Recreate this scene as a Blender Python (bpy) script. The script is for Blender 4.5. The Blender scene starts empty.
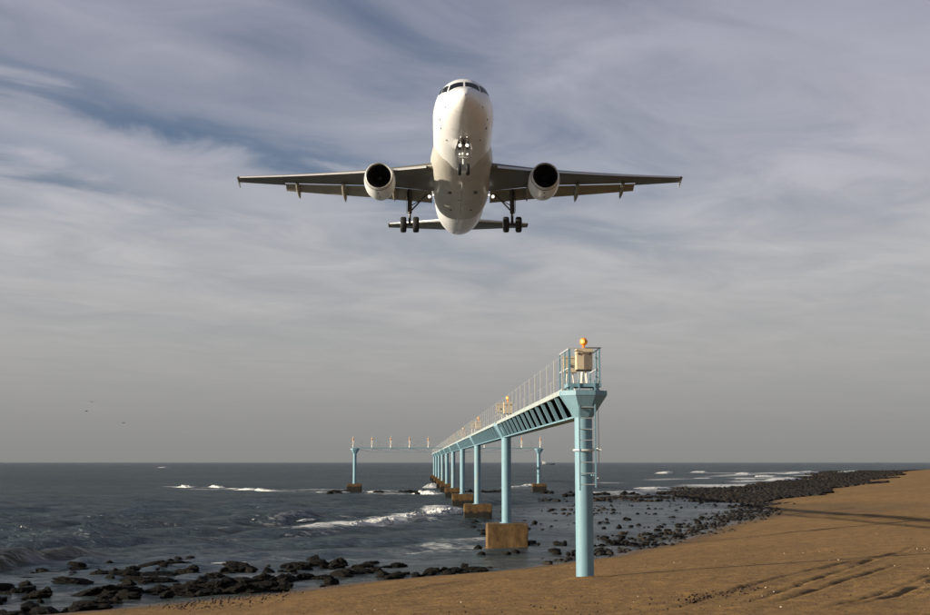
import bpy, bmesh, math, random
import numpy as np
from mathutils import Vector, Matrix

# ------------------------------------------------------------------ camera, sky, sun, exposure
sc = bpy.context.scene
col = sc.collection
R = math.radians
CAM_H = 5.2
PITCH = math.atan(154.7 / 1250)
cam_d = bpy.data.cameras.new('camera')
cam = bpy.data.objects.new('camera', cam_d)
col.objects.link(cam)
cam.location = (0, 0, CAM_H)
cam.rotation_euler = (R(90) + PITCH, 0, 0)
cam_d.sensor_width = 36
cam_d.lens = 36 * 1250 / 930
cam_d.clip_start = 0.1
cam_d.clip_end = 90000
sc.camera = cam

SUN_EL, SUN_AZ = R(12), R(-105)          # azimuth clockwise from +Y: low sun on the left, a little behind the camera
sun_d = bpy.data.lights.new('sun', 'SUN')
sun_d.energy = 5.0
sun_d.angle = R(0.6)
sun_d.color = (1.0, 0.885, 0.71)
sun = bpy.data.objects.new('sun', sun_d)
col.objects.link(sun)
sd = Vector((math.sin(SUN_AZ) * math.cos(SUN_EL), math.cos(SUN_AZ) * math.cos(SUN_EL), math.sin(SUN_EL)))
sun.rotation_euler = (-sd).to_track_quat('-Z', 'Y').to_euler()
sun.location = (-60, -20, 60)

vs = sc.view_settings
vs.view_transform = 'Standard'
vs.look = 'None'
vs.exposure = 0.70
vs.gamma = 1.0

world = bpy.data.worlds.new('World')
sc.world = world
world.use_nodes = True


class NT:
    """small helper for node trees"""
    def __init__(self, tree):
        self.t = tree
        self.n = tree.nodes
        self.l = tree.links

    def add(self, typ, **kw):
        n = self.n.new(typ)
        for k, v in kw.items():
            if k.startswith('i_'):
                n.inputs[k[2:].replace('_', ' ')].default_value = v
            else:
                setattr(n, k, v)
        return n

    def link(self, a, b):
        self.l.new(a, b)

    def math(self, op, a, b=None, c=None, clamp=False):
        n = self.n.new('ShaderNodeMath')
        n.operation = op
        n.use_clamp = clamp
        for i, v in enumerate((a, b, c)):
            if v is None:
                continue
            if isinstance(v, (int, float)):
                n.inputs[i].default_value = v
            else:
                self.l.new(v, n.inputs[i])
        return n.outputs[0]

    def ramp(self, fac, stops, interp='LINEAR'):
        n = self.n.new('ShaderNodeValToRGB')
        n.color_ramp.interpolation = interp
        e = n.color_ramp.elements
        while len(e) < len(stops):
            e.new(0.5)
        for i, (p, c) in enumerate(stops):
            e[i].position = p
            e[i].color = (*c, 1) if len(c) == 3 else c
        self.l.new(fac, n.inputs[0])
        return n.outputs[0]

    def mix(self, fac, a, b, mode='MIX'):
        n = self.n.new('ShaderNodeMix')
        n.data_type = 'RGBA'
        n.blend_type = mode
        for i, v in ((0, fac), (6, a), (7, b)):
            if isinstance(v, (int, float)):
                n.inputs[i].default_value = v
            elif isinstance(v, tuple):
                n.inputs[i].default_value = (*v, 1) if len(v) == 3 else v
            else:
                self.l.new(v, n.inputs[i])
        return n.outputs[2]

    def noise(self, vec, scale, detail=4, rough=0.55, dist=0.0):
        n = self.n.new('ShaderNodeTexNoise')
        n.inputs['Scale'].default_value = scale
        n.inputs['Detail'].default_value = detail
        n.inputs['Roughness'].default_value = rough
        n.inputs['Distortion'].default_value = dist
        if vec is not None:
            self.l.new(vec, n.inputs['Vector'])
        return n.outputs[0]


def build_world():
    w = NT(world.node_tree)
    w.n.clear()
    out = w.add('ShaderNodeOutputWorld')
    bg = w.add('ShaderNodeBackground')
    sky = w.add('ShaderNodeTexSky')
    sky.sky_type = 'NISHITA'
    sky.sun_disc = False
    sky.sun_elevation = SUN_EL
    sky.sun_rotation = SUN_AZ
    sky.dust_density = 2.0
    tc = w.add('ShaderNodeTexCoord')
    sep = w.add('ShaderNodeSeparateXYZ')
    w.link(tc.outputs['Generated'], sep.inputs[0])
    x, y, z = sep.outputs
    zc = w.math('MAXIMUM', z, 0.0)
    den = w.math('ADD', zc, 0.05)
    u = w.math('DIVIDE', x, den)
    v = w.math('DIVIDE', y, den)
    # the cloud layer is a plane overhead; streaks run to the right and away
    a = R(51)
    along = w.math('ADD', w.math('MULTIPLY', u, math.cos(a)), w.math('MULTIPLY', v, math.sin(a)))
    across = w.math('ADD', w.math('MULTIPLY', u, -math.sin(a)), w.math('MULTIPLY', v, math.cos(a)))
    def cvec(sa, sc_, off):
        c = w.add('ShaderNodeCombineXYZ')
        w.link(w.math('MULTIPLY', along, sa), c.inputs[0])
        w.link(w.math('MULTIPLY_ADD', across, sc_, off), c.inputs[1])
        c.inputs[2].default_value = off * 0.37
        return c.outputs[0]
    n1 = w.noise(cvec(0.50, 1.0, SKY_OFF[0]), 1.0, 6, 0.48, 0.6)      # big streaks
    n2 = w.noise(cvec(2.0, 2.5, SKY_OFF[1]), 1.0, 9, 0.55, 0.7)      # tufts
    n3 = w.noise(cvec(0.22, 0.5, SKY_OFF[2]), 1.0, 4, 0.5, 0.2)       # where the layer is thin
    dens = w.math('ADD', w.math('MULTIPLY', n1, 0.60), w.math('MULTIPLY', n2, 0.30))
    dens = w.math('ADD', dens, w.math('MULTIPLY', n3, 0.34))
    # two long rents in the layer where the blue shows
    wob = w.math('MULTIPLY_ADD', w.math('SUBTRACT', n2, 0.5), 0.9, w.math('MULTIPLY', w.math('SUBTRACT', n1, 0.5), 0.5))
    ac = w.math('ADD', across, wob)
    def rent(c0, wd, a0, a1, amt):
        q = w.math('DIVIDE', w.math('SUBTRACT', ac, c0), wd)
        g = w.math('POWER', 2.718, w.math('MULTIPLY', w.math('MULTIPLY', q, q), -1.0))
        e = w.math('MULTIPLY', w.math('SUBTRACT', along, a0), 1.6, clamp=True)
        e2 = w.math('MULTIPLY', w.math('SUBTRACT', a1, along), 0.9, clamp=True)
        return w.math('MULTIPLY', w.math('MULTIPLY', g, w.math('MULTIPLY', e, e2)), amt)
    dens = w.math('SUBTRACT', dens, rent(2.46, 0.15, 0.2, 3.6, 0.135))
    dens = w.math('SUBTRACT', dens, rent(3.05, 0.15, -0.6, 3.2, 0.12))
    cloud = w.ramp(dens, [(0.44, (0, 0, 0)), (0.57, (0.6, 0.6, 0.6)), (0.71, (1, 1, 1))])
    # cloud colours over elevation: murky warm grey at the horizon, paler above, bluish grey higher up
    lit = w.ramp(zc, [(0.0, (0.255, 0.255, 0.247)), (0.03, (0.295, 0.293, 0.284)), (0.09, (0.412, 0.406, 0.402)), (0.16, (0.480, 0.480, 0.494)),
                      (0.24, (0.440, 0.446, 0.505)), (0.34, (0.355, 0.362, 0.440)), (0.6, (0.20, 0.215, 0.275)), (1.0, (0.14, 0.16, 0.22))])
    thin = w.ramp(zc, [(0.0, (0.235, 0.245, 0.240)), (0.03, (0.262, 0.272, 0.270)), (0.09, (0.320, 0.340, 0.352)), (0.16, (0.265, 0.315, 0.385)),
                       (0.24, (0.125, 0.190, 0.305)), (0.34, (0.105, 0.155, 0.260)), (1.0, (0.10, 0.14, 0.22))])
    nis = w.mix(1.0, sky.outputs[0], (0.07, 0.07, 0.07), 'MULTIPLY')
    gap = w.mix(0.8, nis, thin)
    shade = w.ramp(n2, [(0.3, (0.88, 0.88, 0.89)), (0.7, (1.06, 1.06, 1.06))])
    litc = w.mix(1.0, lit, shade, 'MULTIPLY')
    fin = w.mix(cloud, gap, litc)
    # veil that swallows the streaks towards the horizon
    veil = w.ramp(zc, [(0.0, (1, 1, 1)), (0.05, (0.85, 0.85, 0.85)), (0.14, (0.25, 0.25, 0.25)), (0.22, (0, 0, 0))])
    fin = w.mix(veil, fin, lit)
    w.link(fin, bg.inputs[0])
    bg.inputs[1].default_value = 0.615
    w.link(bg.outputs[0], out.inputs[0])


SKY_OFF = (3.1, 7.7, 1.3)
build_world()

# ------------------------------------------------------------------ helpers
rng = random.Random(11)
nrg = np.random.default_rng(5)


def link(o, parent=None):
    col.objects.link(o)
    if parent is not None:
        o.parent = parent
    return o


def mesh_obj(name, verts, faces, mat, parent=None, smooth=None):
    me = bpy.data.meshes.new(name)
    me.from_pydata([tuple(v) for v in verts], [], faces)
    me.update()
    if smooth is not None:
        me.polygons.foreach_set('use_smooth', [True] * len(me.polygons))
        me.set_sharp_from_angle(angle=R(smooth))
    if mat is not None:
        me.materials.append(mat)
    return link(bpy.data.objects.new(name, me), parent)


class MB:
    """collects simple shapes into one mesh"""
    def __init__(self):
        self.v = []
        self.f = []

    def add(self, vs_, fs_):
        b = len(self.v)
        self.v += [tuple(p) for p in vs_]
        self.f += [tuple(b + i for i in f) for f in fs_]

    def box(self, lo, hi, ch=0.0):
        x0, y0, z0 = lo
        x1, y1, z1 = hi
        if ch <= 0:
            self.add([(x0, y0, z0), (x1, y0, z0), (x1, y1, z0), (x0, y1, z0), (x0, y0, z1), (x1, y0, z1), (x1, y1, z1), (x0, y1, z1)],
                     [(0, 3, 2, 1), (4, 5, 6, 7), (0, 1, 5, 4), (1, 2, 6, 5), (2, 3, 7, 6), (3, 0, 4, 7)])
        else:
            bm = bmesh.new()
            bmesh.ops.create_cube(bm, size=1)
            for v in bm.verts:
                v.co = Vector(((v.co.x + .5) * (x1 - x0) + x0, (v.co.y + .5) * (y1 - y0) + y0, (v.co.z + .5) * (z1 - z0) + z0))
            bmesh.ops.bevel(bm, geom=bm.edges[:], offset=ch, segments=2, affect='EDGES')
            bm.verts.index_update()
            self.add([v.co[:] for v in bm.verts], [[v.index for v in f.verts] for f in bm.faces])
            bm.free()

    def tube(self, a, b, r, n=8, r2=None, caps=True):
        a = Vector(a); b = Vector(b)
        r2 = r if r2 is None else r2
        d = (b - a).normalized()
        up = Vector((0, 0, 1)) if abs(d.z) < .95 else Vector((1, 0, 0))
        s = d.cross(up).normalized(); t = s.cross(d)
        vs_ = []
        for p, rr in ((a, r), (b, r2)):
            for i in range(n):
                an = 2 * math.pi * i / n
                vs_.append(p + s * math.cos(an) * rr + t * math.sin(an) * rr)
        fs_ = [(i, (i + 1) % n, n + (i + 1) % n, n + i) for i in range(n)]
        if caps:
            fs_ += [tuple(range(n - 1, -1, -1)), tuple(range(n, 2 * n))]
        self.add(vs_, fs_)

    def beam(self, a, b, w, h, up=(0, 0, 1)):
        """rectangular bar from a to b"""
        a = Vector(a); b = Vector(b)
        d = (b - a).normalized()
        s = d.cross(Vector(up)).normalized() * (w / 2)
        t = s.cross(d).normalized() * (h / 2)
        vs_ = [p + q for p in (a, b) for q in (-s - t, s - t, s + t, -s + t)]
        self.add(vs_, [(0, 1, 2, 3), (7, 6, 5, 4), (0, 4, 5, 1), (1, 5, 6, 2), (2, 6, 7, 3), (3, 7, 4, 0)])

    def lathe(self, prof, n=24, axis='z', origin=(0, 0, 0), closed=False):
        """profile of (along, radius)"""
        o = Vector(origin)
        vs_ = []
        for (h, r) in prof:
            for i in range(n):
                an = 2 * math.pi * i / n
                c, s = math.cos(an) * r, math.sin(an) * r
                p = {'z': (c, s, h), 'x': (h, c, s), 'y': (c, h, s)}[axis]
                vs_.append(o + Vector(p))
        fs_ = []
        m = len(prof)
        for k in range(m - 1):
            for i in range(n):
                j = (i + 1) % n
                fs_.append((k * n + i, k * n + j, (k + 1) * n + j, (k + 1) * n + i))
        if prof[0][1] > 1e-6 and closed:
            fs_.append(tuple(range(n - 1, -1, -1)))
        if prof[-1][1] > 1e-6 and closed:
            fs_.append(tuple((m - 1) * n + i for i in range(n)))
        self.add(vs_, fs_)

    def sphere(self, c, r, n=16, m=10, sz=1.0):
        prof = [(-r * sz * math.cos(math.pi * k / m), max(1e-5, r * math.sin(math.pi * k / m))) for k in range(m + 1)]
        self.lathe(prof, n, 'z', c)

    def build(self, name, mat, parent=None, smooth=35):
        bm = bmesh.new()
        me = bpy.data.meshes.new(name)
        me.from_pydata(self.v, [], self.f)
        bm.from_mesh(me)
        bmesh.ops.recalc_face_normals(bm, faces=bm.faces[:])
        bm.to_mesh(me)
        bm.free()
        if smooth:
            me.polygons.foreach_set('use_smooth', [True] * len(me.polygons))
            me.set_sharp_from_angle(angle=R(smooth))
        if mat is not None:
            me.materials.append(mat)
        return link(bpy.data.objects.new(name, me), parent)


def tag(o, label=None, cat=None, group=None, kind=None):
    if label: o['label'] = label
    if cat: o['category'] = cat
    if group: o['group'] = group
    if kind: o['kind'] = kind
    return o


def empty(name, loc, rz=0.0):
    o = bpy.data.objects.new(name, None)
    o.location = loc
    o.rotation_euler = (0, 0, rz)
    o.empty_display_size = 0.3
    return link(o)


def copy_tree(o, parent=None):
    c = o.copy()
    col.objects.link(c)
    if parent is not None:
        c.parent = parent
    for ch in list(o.children):
        copy_tree(ch, c)
    return c


def principled(name):
    m = bpy.data.materials.new(name)
    m.use_nodes = True
    t = NT(m.node_tree)
    b = m.node_tree.nodes['Principled BSDF']
    return m, t, b


def paint(name, c, rough=0.4, var=0.12, scale=3.0, bump=0.0, metallic=0.0, dirt=None, dirt_amt=0.3, spec=0.5, bscale=60.0, streak=False):
    """painted / plain surface with a little uneven tone, optional dirt, optional relief"""
    m, t, b = principled(name)
    tc = t.add('ShaderNodeTexCoord')
    vec = tc.outputs['Object']
    if streak:
        mp = t.add('ShaderNodeMapping')
        mp.inputs['Scale'].default_value = (4, 4, 0.5)
        t.link(vec, mp.inputs[0])
        vec = mp.outputs[0]
    n = t.noise(vec, scale, 6, 0.6)
    lo = tuple(k * (1 - var) for k in c)
    hi = tuple(min(1, k * (1 + var)) for k in c)
    cc = t.ramp(n, [(0.3, lo), (0.7, hi)])
    if dirt is not None:
        n2 = t.noise(vec, scale * 1.7, 8, 0.65, 0.4)
        f = t.ramp(n2, [(0.52, (0, 0, 0)), (0.72, (dirt_amt,) * 3)])
        cc = t.mix(f, cc, dirt)
    t.link(cc, b.inputs['Base Color'])
    b.inputs['Roughness'].default_value = rough
    b.inputs['Metallic'].default_value = metallic
    b.inputs['Specular IOR Level'].default_value = spec
    if bump > 0:
        bp = t.add('ShaderNodeBump')
        bp.inputs['Strength'].default_value = bump
        bp.inputs['Distance'].default_value = 0.02
        t.link(t.noise(tc.outputs['Object'], bscale, 5, 0.6), bp.inputs['Height'])
        t.link(bp.outputs[0], b.inputs['Normal'])
    return m


def emit(name, c, strength, base=(0.8, 0.8, 0.8)):
    m, t, b = principled(name)
    b.inputs['Base Color'].default_value = (*base, 1)
    b.inputs['Emission Color'].default_value = (*c, 1)
    b.inputs['Emission Strength'].default_value = strength
    b.inputs['Roughness'].default_value = 0.2
    return m


# numpy value noise -------------------------------------------------
def _hash(ix, iy, seed):
    h = (ix.astype(np.int64) * 374761393 + iy.astype(np.int64) * 668265263 + seed * 144665) & 0x7fffffff
    h = ((h ^ (h >> 13)) * 1274126177) & 0x7fffffff
    return ((h ^ (h >> 16)) & 0xffff) / 65535.0


def vnoise(x, y, seed=0):
    ix = np.floor(x); iy = np.floor(y)
    fx = x - ix; fy = y - iy
    fx = fx * fx * (3 - 2 * fx); fy = fy * fy * (3 - 2 * fy)
    a = _hash(ix, iy, seed); b = _hash(ix + 1, iy, seed); c = _hash(ix, iy + 1, seed); d = _hash(ix + 1, iy + 1, seed)
    return (a + (b - a) * fx) * (1 - fy) + (c + (d - c) * fx) * fy


def fbm(x, y, seed=0, oct_=4, gain=0.5):
    s = np.zeros_like(x); a = 1.0; tot = 0
    for k in range(oct_):
        s = s + a * (vnoise(x * 2 ** k + 17.3 * k, y * 2 ** k - 9.1 * k, seed + k) - 0.5)
        tot += a; a *= gain
    return s / tot * 2


def seg_dist(px, py, poly):
    """distance to a polyline, the parameter 0..1 along it and the side (positive on the right of travel)"""
    best = np.full(px.shape, 1e18); par = np.zeros(px.shape); side = np.zeros(px.shape)
    P = np.array(poly, float)
    L = np.concatenate([[0], np.cumsum(np.hypot(*np.diff(P, axis=0).T))])
    for i in range(len(P) - 1):
        ax, ay = P[i]; bx, by = P[i + 1]
        dx, dy = bx - ax, by - ay
        l2 = dx * dx + dy * dy
        t = np.clip(((px - ax) * dx + (py - ay) * dy) / l2, 0, 1)
        ex = px - ax - t * dx; ey = py - ay - t * dy
        d2 = ex * ex + ey * ey
        m = d2 < best
        best = np.where(m, d2, best)
        par = np.where(m, (L[i] + t * (L[i + 1] - L[i])) / L[-1], par)
        side = np.where(m, np.sign(dy * ex - dx * ey), side)
    return np.sqrt(best), par, side


SHORE = [(-900, -820), (-200, -170), (-60, -14), (-27, 29.5), (-14.4, 43.4), (-7.3, 52.2), (1.1, 61.6), (8.9, 71.7), (17.3, 92), (30.9, 131),
         (42.9, 173), (80, 262), (150, 450), (240, 690), (330, 800), (600, 880), (3000, 1000), (9000, 1000)]


def shore_s(x, y):
    d, _, sd_ = seg_dist(x, y, SHORE)
    return d * sd_


def land_z(x, y, s=None):
    if s is None:
        s = shore_s(x, y)
    up = 4.6 * np.tanh(s * 0.096 / 4.6)
    dn = -2.6 * np.tanh(-s * 0.06 / 2.6)
    z = np.where(s > 0, up, dn)
    # the stony bank that runs out along the far shore
    far = np.clip((y - 140) / 60, 0, 1)
    bank = far * np.exp(-((s + 12) / 20) ** 2) * 0.45
    return z + bank


def G(px, py, z=0.0):
    """point of the plane at height z that photo pixel (px, py) looks at"""
    u = (px - 465) / 1250; v = (307.5 - py) / 1250
    c, s = math.cos(PITCH), math.sin(PITCH)
    d = Vector((u, c - v * s, s + v * c))
    k = (z - CAM_H) / d.z
    return (d.x * k, d.y * k)


def GL(px, py):
    z = 0.5
    for _ in range(12):
        x, y = G(px, py, z)
        z = 0.5 * z + 0.5 * float(land_z(np.array([x]), np.array([y]))[0])
    return (x, y)


# ------------------------------------------------------------------ materials
M = {}
M['teal'] = paint('teal_paint', (0.185, 0.318, 0.380), 0.5, 0.10, 1.2, 0.08, dirt=(0.14, 0.19, 0.17), dirt_amt=0.4, streak=True, spec=0.25)
M['teal_rust'] = paint('teal_paint_rusting', (0.185, 0.318, 0.380), 0.52, 0.10, 1.2, 0.1, dirt=(0.42, 0.27, 0.09), dirt_amt=0.75, streak=True, spec=0.25)
M['deck'] = paint('deck_galvanised', (0.36, 0.41, 0.40), 0.5, 0.15, 2.0, 0.1, dirt=(0.25, 0.22, 0.17), dirt_amt=0.3)
M['rail'] = paint('rail_galvanised', (0.48, 0.50, 0.50), 0.45, 0.12, 3.0)
M['beige'] = paint('beige_enclosure_paint', (0.66, 0.55, 0.38), 0.45, 0.08, 3.0, 0.06, dirt=(0.30, 0.19, 0.10), dirt_amt=0.25)
M['dark_steel'] = paint('dark_steel', (0.05, 0.055, 0.06), 0.5, 0.2, 4.0)
M['trough_shade_black'] = paint('trough_shade', (0.008, 0.009, 0.010), 0.85, 0.2, 4.0, spec=0.1)  # black that stands in for shade inside the span trough
M['white_post'] = paint('white_post_paint', (0.72, 0.68, 0.60), 0.45, 0.08, 3.0)


def amber():
    m, t, b = principled('amber_lamp_glass')
    b.inputs['Base Color'].default_value = (0.85, 0.26, 0.015, 1)
    b.inputs['Roughness'].default_value = 0.12
    b.inputs['Emission Color'].default_value = (1.0, 0.30, 0.01, 1)
    b.inputs['Emission Strength'].default_value = 0.07
    b.inputs['Coat Weight'].default_value = 0.6
    return m


M['amber'] = amber()
M['amber_core'] = emit('lit_lamp_bulb', (1.0, 0.62, 0.12), 0.6, (0.9, 0.6, 0.2))


def concrete():
    m, t, b = principled('stained_concrete')
    tc = t.add('ShaderNodeTexCoord')
    vec = tc.outputs['Object']
    mp = t.add('ShaderNodeMapping')
    mp.inputs['Scale'].default_value = (1.6, 1.6, 0.9)
    t.link(vec, mp.inputs[0])
    n1 = t.noise(mp.outputs[0], 1.5, 8, 0.65, 0.3)
    c = t.ramp(n1, [(0.28, (0.045, 0.022, 0.006)), (0.45, (0.105, 0.055, 0.014)), (0.6, (0.165, 0.095, 0.028)), (0.78, (0.25, 0.175, 0.080))])
    n2 = t.noise(vec, 9.0, 6, 0.7)
    c = t.mix(t.ramp(n2, [(0.4, (0, 0, 0)), (0.75, (0.5, 0.5, 0.5))]), c, (0.09, 0.055, 0.022))
    sep = t.add('ShaderNodeSeparateXYZ')
    t.link(vec, sep.inputs[0])
    # weed line: what stands in the tide is black below an uneven line (height differs per block)
    oi = t.add('ShaderNodeObjectInfo')
    att = t.add('ShaderNodeAttribute', attribute_type='OBJECT', attribute_name='weed')
    lim = t.math('ADD', att.outputs['Fac'], t.math('MULTIPLY', t.math('SUBTRACT', t.noise(mp.outputs[0], 3.0, 6, 0.7), 0.5), 0.9))
    f = t.math('MULTIPLY', t.math('SUBTRACT', lim, sep.outputs[2]), 8.0, clamp=True)
    c = t.mix(f, c, (0.012, 0.010, 0.007))
    t.link(c, b.inputs['Base Color'])
    b.inputs['Roughness'].default_value = 0.85
    bp = t.add('ShaderNodeBump')
    bp.inputs['Strength'].default_value = 0.5
    bp.inputs['Distance'].default_value = 0.05
    t.link(t.noise(vec, 7.0, 8, 0.7), bp.inputs['Height'])
    t.link(bp.outputs[0], b.inputs['Normal'])
    return m


M['concrete'] = concrete()


def rock_mat():
    m, t, b = principled('wet_dark_rock')
    tc = t.add('ShaderNodeTexCoord')
    geo = t.add('ShaderNodeNewGeometry')
    vec = geo.outputs['Position']
    n = t.noise(vec, 2.2, 8, 0.65)
    c = t.ramp(n, [(0.3, (0.0035, 0.003, 0.0025)), (0.58, (0.009, 0.0075, 0.0055)), (0.8, (0.026, 0.020, 0.012))])
    n2 = t.noise(vec, 0.7, 5, 0.6)
    c = t.mix(t.ramp(n2, [(0.55, (0, 0, 0)), (0.7, (0.5, 0.5, 0.5))]), c, (0.014, 0.012, 0.005))
    t.link(c, b.inputs['Base Color'])
    t.link(t.ramp(n, [(0.3, (0.7,) * 3), (0.7, (0.95,) * 3)]), b.inputs['Roughness'])
    b.inputs['Specular IOR Level'].default_value = 0.15
    bp = t.add('ShaderNodeBump')
    bp.inputs['Strength'].default_value = 1.0
    bp.inputs['Distance'].default_value = 0.12
    t.link(t.noise(vec, 9.0, 8, 0.7), bp.inputs['Height'])
    t.link(bp.outputs[0], b.inputs['Normal'])
    return m


def bank_mat():
    m, t, b = principled('shore_stones')
    geo = t.add('ShaderNodeNewGeometry')
    vec = geo.outputs['Position']
    oi = t.noise(vec, 1.3, 3, 0.6)
    n = t.noise(vec, 0.06, 6, 0.6)
    c = t.ramp(oi, [(0.3, (0.006, 0.005, 0.0045)), (0.58, (0.014, 0.011, 0.008)), (0.78, (0.045, 0.032, 0.019))])
    c2 = t.ramp(oi, [(0.3, (0.012, 0.008, 0.005)), (0.6, (0.030, 0.020, 0.010)), (0.8, (0.085, 0.055, 0.028))])
    c = t.mix(t.ramp(n, [(0.45, (0, 0, 0)), (0.62, (0.8, 0.8, 0.8))]), c, c2)
    t.link(c, b.inputs['Base Color'])
    b.inputs['Roughness'].default_value = 0.8
    b.inputs['Specular IOR Level'].default_value = 0.3
    return m


M['rock'] = rock_mat()
M['bank'] = bank_mat()


def sand_mat():
    m, t, b = principled('beach_sand')
    geo = t.add('ShaderNodeNewGeometry')
    vec = geo.outputs['Position']
    att = t.add('ShaderNodeAttribute', attribute_name='wet')
    trk = t.add('ShaderNodeAttribute', attribute_name='debris')
    n1 = t.noise(vec, 0.12, 7, 0.6)
    n2 = t.noise(vec, 1.6, 7, 0.65)
    n3 = t.noise(vec, 26.0, 4, 0.7)
    c = t.ramp(n1, [(0.3, (0.235, 0.132, 0.034)), (0.55, (0.290, 0.166, 0.046)), (0.75, (0.345, 0.204, 0.062))])
    c = t.mix(t.ramp(n2, [(0.38, (0.85, 0.85, 0.85)), (0.60, (0, 0, 0))]), c, (0.160, 0.086, 0.028))
    c = t.mix(t.ramp(n3, [(0.32, (0.9, 0.9, 0.9)), (0.5, (0, 0, 0)), (0.68, (0, 0, 0))]), c, (0.095, 0.050, 0.017))
    c = t.mix(t.ramp(n3, [(0.62, (0, 0, 0)), (0.8, (0.6, 0.6, 0.6))]), c, (0.40, 0.28, 0.14))
    n4 = t.noise(vec, 7.0, 5, 0.75)
    c = t.mix(t.ramp(n4, [(0.33, (0.75, 0.75, 0.75)), (0.43, (0, 0, 0))]), c, (0.085, 0.045, 0.016))
    # stranded weed and bits along the tide lines
    deb = t.math('MULTIPLY', trk.outputs['Fac'], t.ramp(t.noise(vec, 9.0, 4, 0.7), [(0.48, (0, 0, 0)), (0.58, (1, 1, 1))]))
    c = t.mix(deb, c, (0.055, 0.026, 0.010))
    c = t.mix(att.outputs['Fac'], c, (0.085, 0.052, 0.022))
    t.link(c, b.inputs['Base Color'])
    t.link(t.ramp(att.outputs['Fac'], [(0.0, (0.95,) * 3), (0.6, (0.7,) * 3), (1.0, (0.22,) * 3)]), b.inputs['Roughness'])
    b.inputs['Specular IOR Level'].default_value = 0.35
    h = t.math('ADD', t.math('MULTIPLY', t.noise(vec, 5.0, 6, 0.65), 1.0), t.math('MULTIPLY', n3, 0.25))
    bp = t.add('ShaderNodeBump')
    bp.inputs['Strength'].default_value = 0.8
    bp.inputs['Distance'].default_value = 0.14
    t.link(h, bp.inputs['Height'])
    t.link(bp.outputs[0], b.inputs['Normal'])
    return m


def sea_mat():
    m, t, b = principled('sea_water')
    geo = t.add('ShaderNodeNewGeometry')
    vec = geo.outputs['Position']
    foam = t.add('ShaderNodeAttribute', attribute_name='foam')
    calm = t.add('ShaderNodeAttribute', attribute_name='calm')
    shal = t.add('ShaderNodeAttribute', attribute_name='shallow')
    n0 = t.noise(vec, 0.012, 5, 0.55)
    deep = t.ramp(n0, [(0.35, (0.045, 0.068, 0.082)), (0.65, (0.066, 0.090, 0.100))])
    c = t.mix(shal.outputs['Fac'], deep, (0.055, 0.052, 0.022))
    mp = t.add('ShaderNodeMapping')
    mp.inputs['Rotation'].default_value = (0, 0, R(-18))
    mp.inputs['Scale'].default_value = (0.55, 1.3, 1)
    t.link(vec, mp.inputs[0])
    nf = t.noise(mp.outputs[0], 1.5, 9, 0.72, 0.6)
    ff = t.math('SUBTRACT', t.math('ADD', foam.outputs['Fac'], nf), 0.86)
    ff = t.math('MULTIPLY', ff, 5.0, clamp=True)
    ff = t.math('MULTIPLY', ff, t.math('GREATER_THAN', foam.outputs['Fac'], 0.02))
    c = t.mix(ff, c, (0.80, 0.80, 0.78))
    w1 = t.noise(mp.outputs[0], 0.55, 4, 0.6, 0.3)
    w2 = t.noise(mp.outputs[0], 1.9, 5, 0.62, 0.3)
    w3 = t.noise(mp.outputs[0], 7.0, 4, 0.6)
    w0 = t.noise(mp.outputs[0], 0.16, 3, 0.55, 0.3)
    h = t.math('ADD', t.math('MULTIPLY', w1, 1.0), t.math('MULTIPLY', w2, 0.50))
    h = t.math('ADD', h, t.math('MULTIPLY', w0, 2.2))
    h = t.math('ADD', h, t.math('MULTIPLY', w3, 0.10))
    h = t.math('MULTIPLY', h, t.math('SUBTRACT', 1.0, t.math('MULTIPLY', calm.outputs['Fac'], 0.70)))
    bp = t.add('ShaderNodeBump')
    bp.inputs['Strength'].default_value = 1.0
    bp.inputs['Distance'].default_value = 1.25
    t.link(h, bp.inputs['Height'])
    # the water body under a wave-roughened mirror: the facets a rough sea turns to the eye never reach
    # the full grazing reflection of a flat pool, so the mirror share is capped by how calm the water is
    dif = t.add('ShaderNodeBsdfDiffuse')
    t.link(c, dif.inputs['Color'])
    t.link(bp.outputs[0], dif.inputs['Normal'])
    gl = t.add('ShaderNodeBsdfGlossy')
    gl.inputs['Color'].default_value = (1, 1, 1, 1)
    gl.inputs['Roughness'].default_value = 0.14
    t.link(bp.outputs[0], gl.inputs['Normal'])
    fr = t.add('ShaderNodeFresnel')
    fr.inputs['IOR'].default_value = 1.333
    t.link(bp.outputs[0], fr.inputs['Normal'])
    cap = t.math('MULTIPLY_ADD', calm.outputs['Fac'], 0.06, 0.72)
    # gusts: patches and streaks of rougher and smoother water
    def gust(sx, sy, sc_):
        g = t.add('ShaderNodeMapping')
        g.inputs['Rotation'].default_value = (0, 0, R(-12))
        g.inputs['Scale'].default_value = (sx, sy, 1)
        t.link(vec, g.inputs[0])
        return t.noise(g.outputs[0], sc_, 4, 0.7, 0.2)
    gs = t.math('ADD', t.math('MULTIPLY', gust(0.5, 1.4, 0.03), 0.8), t.math('MULTIPLY', gust(0.55, 1.3, 0.22), 0.9))
    gs = t.math('ADD', gs, t.math('MULTIPLY', gust(0.6, 1.2, 1.3), 0.9))
    gs = t.math('MULTIPLY_ADD', t.math('SUBTRACT', gs, 1.3), 1.9, 1.1)
    cap = t.math('MULTIPLY', cap, t.math('MINIMUM', t.math('MAXIMUM', gs, 0.35), 1.6))
    fac = t.math('MULTIPLY', fr.outputs[0], cap)
    fac = t.math('MULTIPLY', fac, t.math('SUBTRACT', 1.0, ff))
    mx = t.add('ShaderNodeMixShader')
    t.link(fac, mx.inputs[0])
    t.link(dif.outputs[0], mx.inputs[1])
    t.link(gl.outputs[0], mx.inputs[2])
    out = [n for n in t.n if n.type == 'OUTPUT_MATERIAL'][0]
    t.link(mx.outputs[0], out.inputs['Surface'])
    t.n.remove(b)
    return m


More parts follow.
